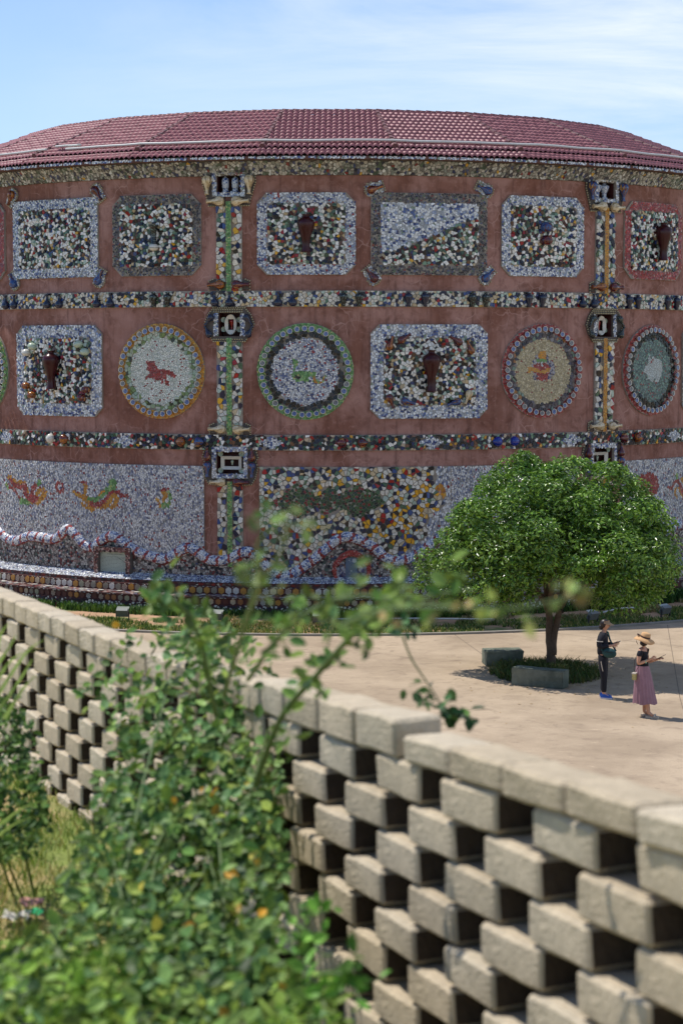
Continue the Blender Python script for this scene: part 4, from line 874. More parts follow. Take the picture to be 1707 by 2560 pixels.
# small arched shrine relief at the foot of the mural
ts = W(878, 1425)[0]; o = empty('arched_relief', (0, 0, 0)); o.parent = B; o['label'] = 'small arch of red tesserae round a blue porcelain panel'
f = drum(ts); arch = [(-.45, .86), (-.52, 1.05), (-.5, 1.3), (-.3, 1.55), (-.1, 1.66), (.12, 1.66), (.32, 1.52), (.52, 1.28), (.52, 1.05), (.42, .86)]
V = []; Fc = []
for (u, v) in arch: sc_ = .80; V += [tuple(f(np.float64(u), np.float64(v), np.float64(.11))), tuple(f(np.float64(u*sc_), np.float64(.86+(v-.86)*sc_), np.float64(.13))), tuple(f(np.float64(u), np.float64(v), np.float64(.0)))]
for i in range(len(arch)-1): Fc += [(i*3, i*3+3, i*3+4, i*3+1), (i*3, i*3+2, i*3+5, i*3+3)]
link('red_arch', mesh('red_arch', V, Fc), material('red_arch_tesserae', lin((140, 46, 40)), .5, .5, 28, color2=lin((186, 120, 104)), c2scale=34), o)
ai = pip([(u*.8, .86+(v-.86)*.8) for u, v in arch]); ao = pip(arch)
emit('arch_tesserae', o, (-.55, .55, .86, 1.68), .04, f, 'redt', inside=lambda u, v: ao(u, v) & ~ai(u, v), t=.01, d0=.135)
emit('arch_shards', o, (-.45, .45, .86, 1.55), .08, f, 'bluehouse', inside=lambda u, v: ai(u, v) & (np.abs(u) > .17), t=.02, d0=.06, sides=True)
rectslab('porcelain_panel', o, ts, -.16, .16, .88, 1.46, 0, .09, material('blue_painted_porcelain', lin((40, 84, 116)), .25, .2, 6, coat=.4, color2=lin((170, 184, 188)), c2scale=5, c2lo=.55, c2hi=.6))
# a few grey stones leaning at the foot, pipes on the lawn, floodlights
# ------------------------------------------------------------------ lawn, pipes, floodlights
M['grass'] = material('grass_blades', attr=True, rough=.6, var=.1, scale=2, trans=.3)
M['leaf'] = material('leaf_green', attr=True, rough=.5, var=.15, scale=6, spec=.25, trans=.22)
M['bark'] = material('brown_grey_bark', lin((92, 76, 62)), .9, .3, 9, bump=.8, bscale=26)
def blades(name, P, hgt, wd, cols, lean=.5, parent=None, kind='stuff', **kw):
    P = np.asarray(P, float); n = len(P); a = rng.random(n)*2*PI; h = hgt*(.5+rng.random(n)); w_ = wd*(.6+.8*rng.random(n))
    dx, dy = np.cos(a), np.sin(a); la = rng.random(n)*2*PI; ll = lean*h*(.3+rng.random(n))
    V = np.zeros((n, 5, 3)); s = np.stack([dx, dy, 0*dx], 1)*w_[:, None]/2; ld = np.stack([np.cos(la), np.sin(la), 0*la], 1)*ll[:, None]; up = np.array([0, 0, 1.])
    V[:, 0] = P-s; V[:, 1] = P+s; V[:, 2] = P+s*.8+ld*.35+up*h[:, None]*.6; V[:, 3] = P-s*.8+ld*.35+up*h[:, None]*.6; V[:, 4] = P+ld+up*h[:, None]
    Fc = []
    for i in range(n): b = i*5; Fc += [(b, b+1, b+2, b+3), (b+3, b+2, b+4)]
    c = np.array([lin(x) for x in cols])[rng.integers(0, len(cols), n)]*(.75+.5*rng.random((n, 1)))
    return tag(link(name, mesh(name, V.reshape(-1, 3), Fc, np.repeat(c, 2, 0)), M['grass'], parent), kind=kind, **kw)
def lawnpts(n, r0, r1, a0, a1, thr=0., sc=1.0):
    out = []; rg = rng.random
    from mathutils import noise as _n
    while len(out) < n:
        r_ = math.sqrt(r0*r0+(r1*r1-r0*r0)*rg()); a = a0+(a1-a0)*rg(); x, y = AX+r_*math.sin(a), AY-r_*math.cos(a)
        if _n.noise((x*sc, y*sc, 3.1)) > thr: out.append((x, y, -.02))
    return out
GC = [(86, 112, 40), (104, 128, 50), (70, 98, 36), (128, 134, 62), (60, 88, 34)]
blades('lawn_grass', lawnpts(15000, 15.9, 18.02, -.7, .85, -.18, .9), .085, .03, GC+[(168, 158, 92)], .6)
blades('foot_weeds', lawnpts(3000, 14.45, 15.1, .5, .95, -.2, 1.2), .26, .05, [(50, 84, 30), (66, 104, 36), (40, 68, 26)], .7)
blades('foot_grass', lawnpts(9000, 14.43, 14.95, -.85, .9, -.35, 1.6), .17, .035, [(58, 92, 30), (80, 118, 38), (44, 74, 26), (96, 126, 48)], .6)
blades('dry_grass', lawnpts(5000, 14.8, 16.6, -.2, .9, .05, .7), .10, .03, [(150, 132, 84), (120, 116, 60), (92, 108, 48), (164, 146, 98)], .9)
pm = MB(); g0, g1 = (-.25, 51.2, .05), (4.0, 51.05, .06); pm.tube([g0, (2, 51.0, .09), g1], .022, 8)
tag(pm.build('plastic_pipe', M['pvc'], smooth=True), 'long thin white pipe lying on the lawn left of the tree', 'pipe', 'white pipes lying on the lawn')
pm = MB(); pm.tube([(6.95, 52.35, .05), (7.5, 52.78, .12), (8.02, 53.1, .1)], .024, 8)
tag(pm.build('plastic_pipe', M['pvc'], smooth=True), 'short white pipe on dry grass above the person with the visor', 'pipe', 'white pipes lying on the lawn')
M['lampcase'] = material('grey_lamp_housing', lin((104, 108, 106)), .5, .12, 6); M['lens'] = material('lamp_glass', lin((146, 150, 138)), .12, .1, 8, coat=.5); M['rust'] = material('dark_bracket', lin((58, 54, 50)), .7, .3, 12)
fl = [((-5.75, 51.22), 'floodlight standing farthest left at the lawn edge by the block wall', .2), ((-3.24, 50.62), 'floodlight with a bright top plate second from the left', -.1), ((-.58, 50.18), 'floodlight in the grass right under the inscription-free mural centre', .05), ((6.53, 50.62), 'floodlight in short grass directly behind the person with the visor', .3), ((8.6, 51.76), 'floodlight farthest right near the photo edge', .15)]
fl[2] = ((-.58, 50.18), 'floodlight half hidden by blurred rose shoots at the middle of the lawn', .05)
for (p, lb, rz) in fl:
    e = empty('floodlight', (p[0], p[1], -.02), lb, 'floodlight', 'floodlights along the lawn', math.atan2(p[0]-AX, AY-p[1])+rz)
    b = MB(); Mt = Matrix.Rotation(.5, 3, 'X'); b.box((0, 0, .24), (.30, .12, .2), M=Mt); b.build('housing', M['lampcase'], e)
    b = MB(); b.box((0, .028, .335), (.33, .17, .02), M=Mt); b.build('top_plate', M['lens'], e)
    b = MB(); b.box((0, .062+.0, .262), (.26, .012, .15), M=Mt); b.build('lens', M['lens'], e)
    b = MB(); b.box((-.17, 0, .13), (.02, .05, .26)); b.box((.17, 0, .13), (.02, .05, .26)); b.box((0, 0, .012), (.36, .05, .02)); b.build('bracket', M['rust'], e)
for (x, y, s, lb) in ((.95, 51.75, .28, 'flat pale stone lying against the foot grass left of centre'), (3.75, 51.0, .3, 'small grey slab on the lawn just left of the tree trunk')):
    b = MB(); b.box((0, 0, .05), (s*1.6, s*.8, .09), M=Matrix.Rotation(.3, 3, 'Z')); tag(b.build('stone_slab', M['curb'], loc=(x, y, -.02)), lb, 'stone')
# ------------------------------------------------------------------ tree
T = empty('broadleaf_tree', (4.66, 43.3, 0), 'dense round-crowned evergreen tree standing on the plaza', 'tree')
tb = MB()
def limb(pts, r0, r1, n=9):
    P = smooth_path(np.array(pts, float), 4); rr = np.linspace(r0, r1, len(P)); P = P+(rng.random(P.shape)-.5)*.02; tb.tube(P.tolist(), rr.tolist(), n); return P
limb([(0, 0, -.05), (.0, .0, .3), (-.03, .02, .75), (-.05, 0, 1.25), (-.12, .05, 1.8), (-.2, .1, 2.6), (-.3, 0, 3.6)], .115, .035, 12)
limb([(.03, 0, .35), (.07, 0, .8), (.16, -.03, 1.2), (.3, -.05, 1.7), (.55, -.1, 2.3), (.9, -.2, 3.2)], .095, .03, 10)
limb([(.16, -.03, 1.2), (.34, .05, 1.75), (.62, .1, 2.1), (1.1, .2, 2.5), (1.7, .3, 3.0)], .09, .03, 8)
limb([(-.08, 0, 1.35), (-.3, -.1, 1.75), (-.7, -.25, 2.1), (-1.3, -.3, 2.5)], .08, .025, 8)
limb([(-.05, .0, 1.3), (-.02, -.3, 1.9), (-.05, -.8, 2.4), (0, -1.4, 2.9)], .08, .025, 8)
limb([(.2, 0, 1.4), (.3, .5, 2.0), (.4, 1.1, 2.6)], .08, .025, 8)
tb.build('trunk', M['bark'], T, smooth=True)
# crown: leaf rosettes grouped in lobes
lob = [(-.45, -.2, 3.2, 1.6, 1.7, 1.35), (.75, 0, 3.2, 1.5, 1.6, 1.3), (-1.75, -.1, 2.3, .98, 1.1, .78), (1.4, -.2, 2.5, 1.05, 1.3, .95), (.1, -1.3, 2.7, 1.5, 1.1, 1.0), (.1, 1.2, 2.9, 1.6, 1.1, 1.15), (-1.0, -.9, 2.6, 1.2, 1.1, .9), (1.1, -1.1, 2.5, 1.15, 1.1, .9), (1.7, .1, 2.0, .68, .9, .62), (.5, -.1, 4.05, .85, .9, .5), (-.8, 0, 3.95, .7, .8, .5), (-2.3, -.1, 2.0, .48, .6, .45), (1.95, 0, 2.9, .5, .7, .55), (-.72, 0, 4.55, .28, .28, .25), (-1.5, -.4, 3.2, .6, .7, .5), (1.5, -.3, 3.6, .55, .7, .5), (0.2, -.9, 3.9, .6, .6, .4), (-2.05, -.3, 2.75, .42, .5, .32), (-1.2, -.5, 3.85, .38, .4, .3), (1.15, -.3, 4.25, .42, .5, .3), (2.1, -.3, 3.45, .36, .4, .3), (2.25, -.2, 2.3, .38, .5, .4), (-1.35, -.7, 1.75, .5, .5, .3), (1.2, -.9, 1.8, .6, .6, .35), (0.0, -1.9, 3.1, .6, .5, .45), (-1.1, -1.7, 2.9, .55, .5, .4), (1.0, -1.7, 3.0, .55, .5, .42)]
def inlob(p, skip, k=.8):
    for i, (x, y, z, a, b, c) in enumerate(lob):
        if i != skip and ((p[0]-x)/a)**2+((p[1]-y)/b)**2+((p[2]-z)/c)**2 < k: return True
    return False
PP = []; NN = []; CC = []
TC = np.array([lin(c) for c in [(104, 142, 44), (84, 122, 40), (126, 162, 54), (146, 178, 68), (64, 100, 34), (112, 148, 48)]])
def blob(c, n_, r_, cnt, bright):
    d = rng.normal(size=(cnt*3, 3)); d /= np.linalg.norm(d, axis=1)[:, None]; ax = n_*.6+np.array([0, 0, .75]); ax /= np.linalg.norm(ax)
    d = d[(d@ax) > -.15][:cnt]; s = r_*(.72+.36*rng.random((len(d), 1))); p = c+d*s*np.array([1.15, 1.15, .8])
    PP.append(p); NN.append(d*.75+np.array([0, 0, .55])+rng.normal(size=d.shape)*.42); CC.append(TC[rng.integers(0, 6, len(d))]*(bright*(.75+.5*rng.random((len(d), 1)))))
nb = 0
for i, (x, y, z, a, b, c) in enumerate(lob):
    for _ in range(int(70*(a*b+b*c+a*c)/3/1.9)+5):
        d = rng.normal(size=3); d /= np.linalg.norm(d); s = .76+.27*rng.random()
        p = np.array([x, y, z])+d*np.array([a, b, c])*s
        if p[2] < 1.5 or inlob(p, i, .72) or (abs(p[0]-.1) < .85 and p[2] < 2.2): continue
        n_ = d/np.array([a, b, c]); n_ /= np.linalg.norm(n_); blob(p, n_, rng.uniform(.2, .38), int(rng.uniform(110, 190)), rng.uniform(.85, 1.15)); nb += 1
for _ in range(330):
    i = rng.integers(0, 8); x, y, z, a, b, c = lob[i]; d = rng.normal(size=3); d /= np.linalg.norm(d); p = np.array([x, y, z])+d*np.array([a, b, c])*(.3+.4*rng.random())
    if p[2] > 2.0: blob(p, d, .36, 110, .9)
P = np.concatenate(PP); Dn = np.concatenate(NN); Dn /= np.linalg.norm(Dn, axis=1)[:, None]; Cn = np.concatenate(CC); n = len(P); print('tree leaves', n, 'blobs', nb)
A = rng.normal(size=(n, 3)); A -= (A*Dn).sum(1)[:, None]*Dn; A /= np.linalg.norm(A, axis=1)[:, None]; Bn = np.cross(A, Dn)
l_ = (.098*(.65+.7*rng.random(n)))[:, None]; w_ = l_*.42
V = np.zeros((n, 6, 3)); V[:, 0] = P; V[:, 1] = P+A*l_*.4+Bn*w_*.5+Dn*l_*.08; V[:, 2] = P+A*l_*.78+Bn*w_*.3+Dn*l_*.03; V[:, 3] = P+A*l_-Dn*l_*.15; V[:, 4] = P+A*l_*.78-Bn*w_*.3+Dn*l_*.03; V[:, 5] = P+A*l_*.4-Bn*w_*.5+Dn*l_*.08
Fc = []
for i in range(n): b = i*6; Fc += [(b, b+1, b+2, b+3), (b, b+3, b+4, b+5)]
M['treeleaf'] = material('glossy_tree_leaf', attr=True, rough=.34, var=.1, scale=3, spec=.8, trans=.16)
link('crown', mesh('crown', V.reshape(-1, 3), Fc, np.repeat(Cn, 2, 0)), M['treeleaf'], T, kind='stuff')
# grass island under the tree, concrete benches
def island(n):
    out = []
    while len(out) < n:
        u, v = rng.normal(size=2)*.5
        if u*u+v*v < 1: out.append((4.5+u*1.25, 42.75+v*1.5, .0))
    return out
V = [(4.5+1.2*math.cos(a)*(1+.08*math.sin(5*a)), 42.75+1.45*math.sin(a)*(1+.08*math.cos(3*a)), .012) for a in np.linspace(0, 2*PI, 30)[:-1]]
link('tree_bed', mesh('tree_bed', V, [tuple(range(len(V)))]), material('dark_soil', lin((74, 62, 44)), .95, .3, 8), kind='structure')
blades('island_grass', island(7000), .16, .022, [(66, 96, 34), (84, 108, 42), (54, 78, 30), (122, 116, 60), (92, 92, 44)], .8)
M['bench'] = material('green_grey_mossy_concrete', lin((112, 118, 104)), .85, .25, 4, bump=.5, bscale=30, color2=lin((84, 92, 80)), c2scale=2.4)
def bench(loc, rz, L_, D_, H_, lb, skew=0.):
    bm = bmesh.new(); 
    V = [bm.verts.new((x*L_/2+(skew*L_ if z and x > 0 else 0), y*D_/2, z*H_)) for x in (-1, 1) for y in (-1, 1) for z in (0, 1)]
    for f_ in [(0, 1, 3, 2), (4, 6, 7, 5), (0, 4, 5, 1), (2, 3, 7, 6), (0, 2, 6, 4), (1, 5, 7, 3)]: bm.faces.new([V[i] for i in f_])
    bmesh.ops.bevel(bm, geom=bm.edges[:], offset=.015, segments=2, affect='EDGES'); bmesh.ops.subdivide_edges(bm, edges=[e for e in bm.edges if e.calc_length() > .3], cuts=4, use_grid_fill=True)
    for v in bm.verts: v.co += Vector([random.uniform(-.004, .004) for _ in range(3)])
    bmesh.ops.recalc_face_normals(bm, faces=bm.faces[:]); me = bpy.data.meshes.new('stone_bench'); bm.to_mesh(me); bm.free()
    o = link('stone_bench', me, M['bench'], loc=loc); o.rotation_euler = (0, 0, rz); return tag(o, lb, 'bench', 'concrete block benches under the tree')
bench((3.63, 44.05, 0), .12, .82, .55, .34, 'small sunlit-topped concrete block bench left of the tree trunk', .06)
bench((4.2, 41.15, 0), -.52, 1.18, .34, .38, 'longer concrete block bench in front of the tree trunk')
fv = MB()
for _ in range(150):
    a = random.uniform(0, 2*PI); r_ = random.gauss(0, 1.7); x, y = 5.0+r_*math.cos(a), 41.2+r_*math.sin(a)*1.1; s = random.uniform(.02, .045); c_, s_ = math.cos(a*3), math.sin(a*3)
    fv.add([(x+s*c_, y+s*s_, .012), (x-s*s_*.5, y+s*c_*.5, .02), (x-s*c_, y-s*s_, .01), (x+s*s_*.5, y-s*c_*.5, .016)], [(0, 1, 2, 3)])
fv.build('fallen_leaves', material('dry_fallen_leaf', lin((176, 150, 104)), .8, .3, 20), kind='stuff')
# ------------------------------------------------------------------ terrace and the openwork block wall in the foreground
WA = dict(X=-1.2144, Y=8.5536, Z=-1.1784, ph=.3962, m=.028, P=.3705)
WB = dict(X=.554, Y=3.6428, Z=-.8222, ph=.3311, m=.0784, P=.481)
def wpt(w_, s, k, off=0.0):                # point of the wall face: s metres along (away), k courses down, off metres outward (away from the camera side)
    c, n_ = math.cos(w_['ph']), math.sin(w_['ph'])
    return Vector((w_['X']-n_*s+c*off, w_['Y']+c*s+n_*off, CAM_Z+w_['Z']-w_['m']*s-.1*k))
sA0 = -1.5*1.0; eA = wpt(WA, -1.48, 0); sB = wpt(WB, 2.45, 0)
dM = eA-sB; lM = math.hypot(dM.x, dM.y); WM = dict(X=sB.x, Y=sB.y, Z=sB.z-CAM_Z, ph=math.atan2(-dM.x, dM.y), m=-dM.z/lM, P=lM/round(lM/.42))
def gz(Y): return CAM_Z-1.74-.033*Y
edge = [wpt(WB, -9, 0, .13), wpt(WB, 0, 0, .13), wpt(WB, 2.4, 0, .13), wpt(WA, -1.48, 0, .13), wpt(WA, 2, 0, .13), wpt(WA, 14, 0, .13), wpt(WA, 40, 0, .13)]
V = []; Fc = []
for i, p in enumerate(edge):
    V += [(p.x, p.y, gz(p.y)), (p.x-45, p.y-8, gz(p.y)), (p.x, p.y, -1)]
for i in range(len(edge)-1): Fc += [(i*3, i*3+3, i*3+4, i*3+1), (i*3, i*3+2, i*3+5, i*3+3)]
M['turf'] = material('dry_turf', lin((184, 158, 112)), .95, .25, 8, bump=.6, bscale=40, color2=lin((118, 130, 60)), c2scale=1.6, c2lo=.42, c2hi=.56)
link('terrace', mesh('terrace', V, Fc), M['turf'], kind='structure')
M['block'] = material('pale_cement_block', lin((194, 178, 152)), .92, .18, 14, bump=.9, bscale=90, color2=lin((166, 151, 129)), c2scale=2.2, c2lo=.45, c2hi=.7)
M['block2'] = material('grey_cement_block', lin((194, 180, 156)), .92, .18, 14, bump=.9, bscale=90, color2=lin((166, 152, 130)), c2scale=3.0, c2lo=.45, c2hi=.65)
M['brickend_shade'] = material('hole_shade_block_end', lin((66, 54, 42)), .95, .3, 16, bump=1., bscale=70)  # block ends coloured dark to stand in for shade inside the holes
M['rear'] = material('dark_hole_backing', lin((60, 52, 42)), .95, .2, 8, bump=.5)  # dark colour for the sheet added behind the holes
M['block3'] = material('stained_cement_block', lin((184, 168, 142)), .92, .2, 14, bump=.9, bscale=90, color2=lin((130, 118, 100)), c2scale=2.6, c2lo=.5, c2hi=.72)
def blockmesh(L_, H_, D_, seed, m):
    rnd = random.Random(seed); bm = bmesh.new()
    V = [bm.verts.new((x*L_/2, y*D_/2, z*H_/2)) for x in (-1, 1) for y in (-1, 1) for z in (-1, 1)]
    for f_ in [(0, 1, 3, 2), (4, 6, 7, 5), (0, 4, 5, 1), (2, 3, 7, 6), (0, 2, 6, 4), (1, 5, 7, 3)]: bm.faces.new([V[i] for i in f_])
    bmesh.ops.subdivide_edges(bm, edges=[e for e in bm.edges if e.calc_length() > L_*.8], cuts=2)
    for v in bm.verts:
        v.co += Vector([rnd.uniform(-.004, .004) for _ in range(3)])
        if abs(abs(v.co.x)-L_/2) < .01 and rnd.random() < .25: v.co.x *= 1-rnd.uniform(.02, .08); v.co.z *= 1-rnd.uniform(.0, .12)
    bmesh.ops.bevel(bm, geom=[e for e in bm.edges if e.calc_face_angle(0) > .8], offset=.009, segments=1, affect='EDGES')
    bmesh.ops.recalc_face_normals(bm, faces=bm.faces[:]); bm.faces.ensure_lookup_table()
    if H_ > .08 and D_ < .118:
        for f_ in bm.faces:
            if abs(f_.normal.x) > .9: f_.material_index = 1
    me = bpy.data.meshes.new('brick'); bm.to_mesh(me); bm.free(); me.materials.append(m); me.materials.append(M['brickend_shade']); return me
BW = empty('openwork_block_wall', (0, 5.5, gz(5.5)), 'low pale cement block wall laid in an open checker pattern, running across the foreground', 'wall')
mort = MB(); rb_ = random.Random(3)
def addbrick(w_, s, k, L_, H_, D_, msh, zc, off, name='brick'):
    p = wpt(w_, s, k, off); o = bpy.data.objects.new(name, msh); COL.objects.link(o); o.parent = BW
    pitch = math.atan(w_['m']); rot = Matrix.Rotation(w_['ph']+PI/2, 4, 'Z') @ Matrix.Rotation(pitch+rb_.uniform(-.012, .012), 4, 'Y') @ Matrix.Rotation(rb_.uniform(-.015, .015), 4, 'Z')
    o.matrix_local = Matrix.Translation(p+Vector((0, 0, zc))-BW.location) @ rot; return p, rot
def wallrun(w_, s0, s1, rows, blk, H_, D_, capL, capH, phase=0.0, cs0=None, cs1=None):
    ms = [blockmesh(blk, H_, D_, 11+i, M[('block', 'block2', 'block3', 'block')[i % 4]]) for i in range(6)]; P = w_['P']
    for k in range(1, rows+1):
        s = math.floor(s0/P)*P+(0 if k % 2 else .5)*P+phase
        while s < s1:
            if s+blk > s0+.05 and s+blk*.4 < s1+.05:
                p, rot = addbrick(w_, s+blk/2, k, blk, H_, D_, rb_.choice(ms), -H_/2-.004, D_/2+rb_.uniform(-.006, .006))
                ov = (2*blk-P)/2
                if 0 < ov:
                    for q in (blk/2-ov/2, -(blk/2-ov/2)):
                        c = p+Vector((0, 0, -.1+.0035))+(rot @ Vector((q, 0, 0, 0)).to_4d()).to_3d()*1.0 if False else p+Vector((-math.sin(w_['ph'])*q, math.cos(w_['ph'])*q, -.1-w_['m']*q+.003))
                        mort.box(tuple(c+Vector((0, 0, -.002))), (ov+rb_.uniform(.0, .03), D_*.985, .02), M=Matrix.Rotation(w_['ph']+PI/2, 3, 'Z'))
            s += P
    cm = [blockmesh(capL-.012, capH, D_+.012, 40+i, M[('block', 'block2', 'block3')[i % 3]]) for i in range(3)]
    s = s0 if cs0 is None else cs0; e = s1 if cs1 is None else cs1; 
    while s < e-.02: addbrick(w_, s+capL/2, 1, capL, capH, D_, rb_.choice(cm), capH/2+.002+rb_.uniform(-.003, .003), D_/2-.004+rb_.uniform(-.004, .004), 'coping_block'); s += capL
wallrun(WB, -1.45, 2.42, 9, .302, .093, .115, .31, .070, phase=-.302, cs0=-1.57, cs1=1.2)
# the taller coping blocks of the farther stretch
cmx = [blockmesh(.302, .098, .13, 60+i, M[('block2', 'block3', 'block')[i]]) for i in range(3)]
s = 1.285
while s < 2.35: addbrick(WB, s+.155, 1, .31, .098, .12, rb_.choice(cmx), .05, .062, 'coping_block'); s += .312
wallrun(WM, .0, lM, 8, .27, .092, .115, .25, .095)
wallrun(WA, -1.48, 3.2, 8, .238, .092, .115, .24, .092, phase=-.238)
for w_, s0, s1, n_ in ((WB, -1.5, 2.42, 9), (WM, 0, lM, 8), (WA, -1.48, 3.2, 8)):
    q = [wpt(w_, s, k, o) for s in (s0, s1) for k in (1.04, n_+1) for o in (.118, .15)]; bb = MB(); bb.add([tuple(v-BW.location) for v in q], [(0, 1, 3, 2), (4, 6, 7, 5), (0, 4, 5, 1), (2, 3, 7, 6), (0, 2, 6, 4), (1, 5, 7, 3)]); bb.build('added_hole_backing', M['rear'], BW)  # backing added behind the blocks to keep light out of the holes
mort.build('mortar', M['grout'], BW, kind='stuff')

# ------------------------------------------------------------------ people
M['skin'] = material('skin', lin((196, 146, 116)), .55, .06, 8); M['hair'] = material('black_brown_hair', lin((34, 24, 22)), .45, .2, 30)
M['navycloth'] = material('black_navy_cloth', lin((18, 20, 30)), .85, .2, 20); M['pinkcloth'] = material('dusty_pink_pleated_cloth', lin((150, 112, 122)), .55, .12, 10)
M['tealbag'] = material('dark_teal_bag_cloth', lin((22, 66, 66)), .7, .2, 12); M['straw'] = material('straw', lin((204, 160, 112)), .8, .15, 60); M['visor'] = material('tan_visor', lin((150, 122, 92)), .6, .08, 20)
M['ribbon'] = material('brown_ribbon', lin((72, 46, 40)), .6, .1, 20); M['shoe'] = material('blue_running_shoe', lin((26, 84, 176)), .5, .2, 20); M['sole'] = material('pale_shoe_sole', lin((206, 204, 206)), .6, .05, 9)
M['sandal'] = material('cream_sandal', lin((196, 180, 158)), .5, .1, 20); M['phone'] = material('dark_phone', lin((24, 26, 34)), .2, 0, 9); M['offwhite'] = material('off_white_print', lin((206, 196, 180)), .7, .05, 9)
M['lips'] = material('lips', lin((150, 70, 66)), .5, 0); M['mint'] = material('mint_bracelet', lin((120, 190, 160)), .5, 0); M['wovenbag'] = material('woven_cream_bag', lin((186, 172, 110)), .7, .3, 30)
def skin(name, joints, edges, root, m, parent, sub=2):
    """one continuous surface grown over a skeleton of joints (x, y, z, rx, ry)"""
    me = bpy.data.meshes.new(name); me.from_pydata([j[:3] for j in joints], edges, []); o = link(name, me, m, parent)
    md = o.modifiers.new('Skin', 'SKIN'); md.branch_smoothing = .5; md.use_smooth_shade = True
    if not me.skin_vertices: me.skin_vertices.new()
    for i, j in enumerate(joints): me.skin_vertices[0].data[i].radius = (j[3], j[4] if len(j) > 4 else j[3]); me.skin_vertices[0].data[i].use_root = (i == root)
    s = o.modifiers.new('Subdiv', 'SUBSURF'); s.levels = sub; s.render_levels = sub
    return o
def hand(J, E, wr, palm, dirf, dirs, curl=.35):
    """palm and five unequal bent fingers added after wrist joint index wr"""
    p = Vector(palm); f = Vector(dirf).normalized(); s = Vector(dirs).normalized(); n = f.cross(s).normalized()
    ip = len(J); J.append((*p, .027, .018)); E.append((wr, ip))
    for i, (o_, ln) in enumerate(((-.030, .058), (-.010, .068), (.010, .064), (.028, .05))):
        a = p+s*o_+f*.03; b = a+f*ln*.5-n*ln*curl*.4; c = b+f*ln*.35-n*ln*curl
        k = len(J); J += [(*a, .0095), (*b, .0085), (*c, .0075)]; E += [(ip, k), (k, k+1), (k+1, k+2)]
    a = p-s*.03; b = a-s*.022+f*.02-n*.008; c = b+f*.025-n*.012; k = len(J); J += [(*a, .011), (*b, .010), (*c, .0085)]; E += [(ip, k), (k, k+1), (k+1, k+2)]
def face(parent, c, fwd, tilt):
    """eyes and mouth on the front of a head at c (head radius about .09), looking along +x, tilted down"""
    Mh = Matrix.Translation(c) @ Matrix.Rotation(tilt, 4, 'Y')
    for sg in (-1, 1):
        b = MB(); b.lathe([(0, -.003), (.009, -.002), (.010, 0), (0, .004)], 8, Mh @ Matrix.Translation((.081, sg*.032, .008)) @ Matrix.Rotation(PI/2, 4, 'Y')); b.build('eye', M['hair'], parent)
        b = MB(); b.box(tuple(Mh @ Vector((.083, sg*.032, .03))), (.008, .03, .005)); b.build('eyebrow', M['hair'], parent)
    b = MB(); b.lathe([(0, -.004), (.014, -.002), (.014, .002), (0, .004)], 8, Mh @ Matrix.Translation((.082, 0, -.045)) @ Matrix.Diagonal((.6, 1.3, .4, 1))); b.build('mouth', M['lips'], parent)
def ell(name, c, r, m, parent, Mx=None, n=16, cut=None):
    V = []; Fc = []; k = 10
    for i in range(k+1):
        a = -PI/2+PI*i/k
        for j in range(n): v = Vector((r[0]*math.cos(a)*math.cos(2*PI*j/n), r[1]*math.cos(a)*math.sin(2*PI*j/n), r[2]*math.sin(a))); V.append((Mx @ v if Mx is not None else v)+Vector(c))
    for i in range(k):
        for j in range(n): Fc.append((i*n+j, i*n+(j+1) % n, (i+1)*n+(j+1) % n, (i+1)*n+j))
    return link(name, mesh(name, V, Fc, smooth=True), m, parent)
# the woman in black with a visor, standing, both hands at her phone
p1 = empty('person', (5.34, 39.72, 0), 'person in black with a tan visor, green shoulder bag and blue shoes, reading a phone', 'person', rz=-.35)
J = [(0, 0, .90, .11, .09), (-.005, 0, 1.05, .10, .08), (-.01, 0, 1.22, .115, .085), (-.005, 0, 1.32, .08, .06), (.01, 0, 1.385, .05, .05), (.035, 0, 1.43, .052, .052), (.055, 0, 1.485, .082, .074), (.05, 0, 1.545, .088, .080), (.045, 0, 1.585, .06, .06)]
E = [(i, i+1) for i in range(8)]
def arm(J, E, ch, sg, sh, el, wr, rr=(.055, .045, .036, .026)):
    k = len(J); J += [(*sh, rr[0]), (*[(a+b)/2 for a, b in zip(sh, el)], rr[0]*.92), (*el, rr[1]), (*[(a+b)/2 for a, b in zip(el, wr)], rr[2]), (*wr, rr[3])]; E += [(ch, k), (k, k+1), (k+1, k+2), (k+2, k+3), (k+3, k+4)]; return k+4
wR = arm(J, E, 3, -1, (-.01, -.16, 1.30), (-.05, -.22, 1.08), (.17, -.10, 1.10), (.038, .034, .03, .026)); hand(J, E, wR, (.225, -.07, 1.115), (1, .25, .1), (-.2, .3, 1), .3)
wL = arm(J, E, 3, 1, (-.01, .16, 1.30), (.0, .20, 1.07), (.18, .08, 1.12), (.038, .034, .03, .026)); hand(J, E, wL, (.235, .045, 1.14), (1, -.3, .15), (.2, .3, 1), .3)
def leg(J, E, sg, hx, kx, ax, tx, y0=.085, y1=.09, z=0): k = len(J); J += [(hx, sg*y0, .80, .088, .085), (kx, sg*y1, .46, .058, .055), ((kx+ax)/2-.01, sg*y1, .3, .056, .052), (ax, sg*y1, .09, .036, .034), (tx, sg*(y1+.01), .035, .034, .024)]; E += [(0, k), (k, k+1), (k+1, k+2), (k+2, k+3), (k+3, k+4)]
leg(J, E, 1, 0, .01, -.02, .09); leg(J, E, -1, .01, .04, .04, .15)
k = len(J); J += [(.145, 0, 1.505, .013), (.05, .078, 1.52, .016), (.05, -.078, 1.52, .016)]; E += [(6, k), (6, k+1), (6, k+2)]
skin('body', J, E, 0, M['skin'], p1)
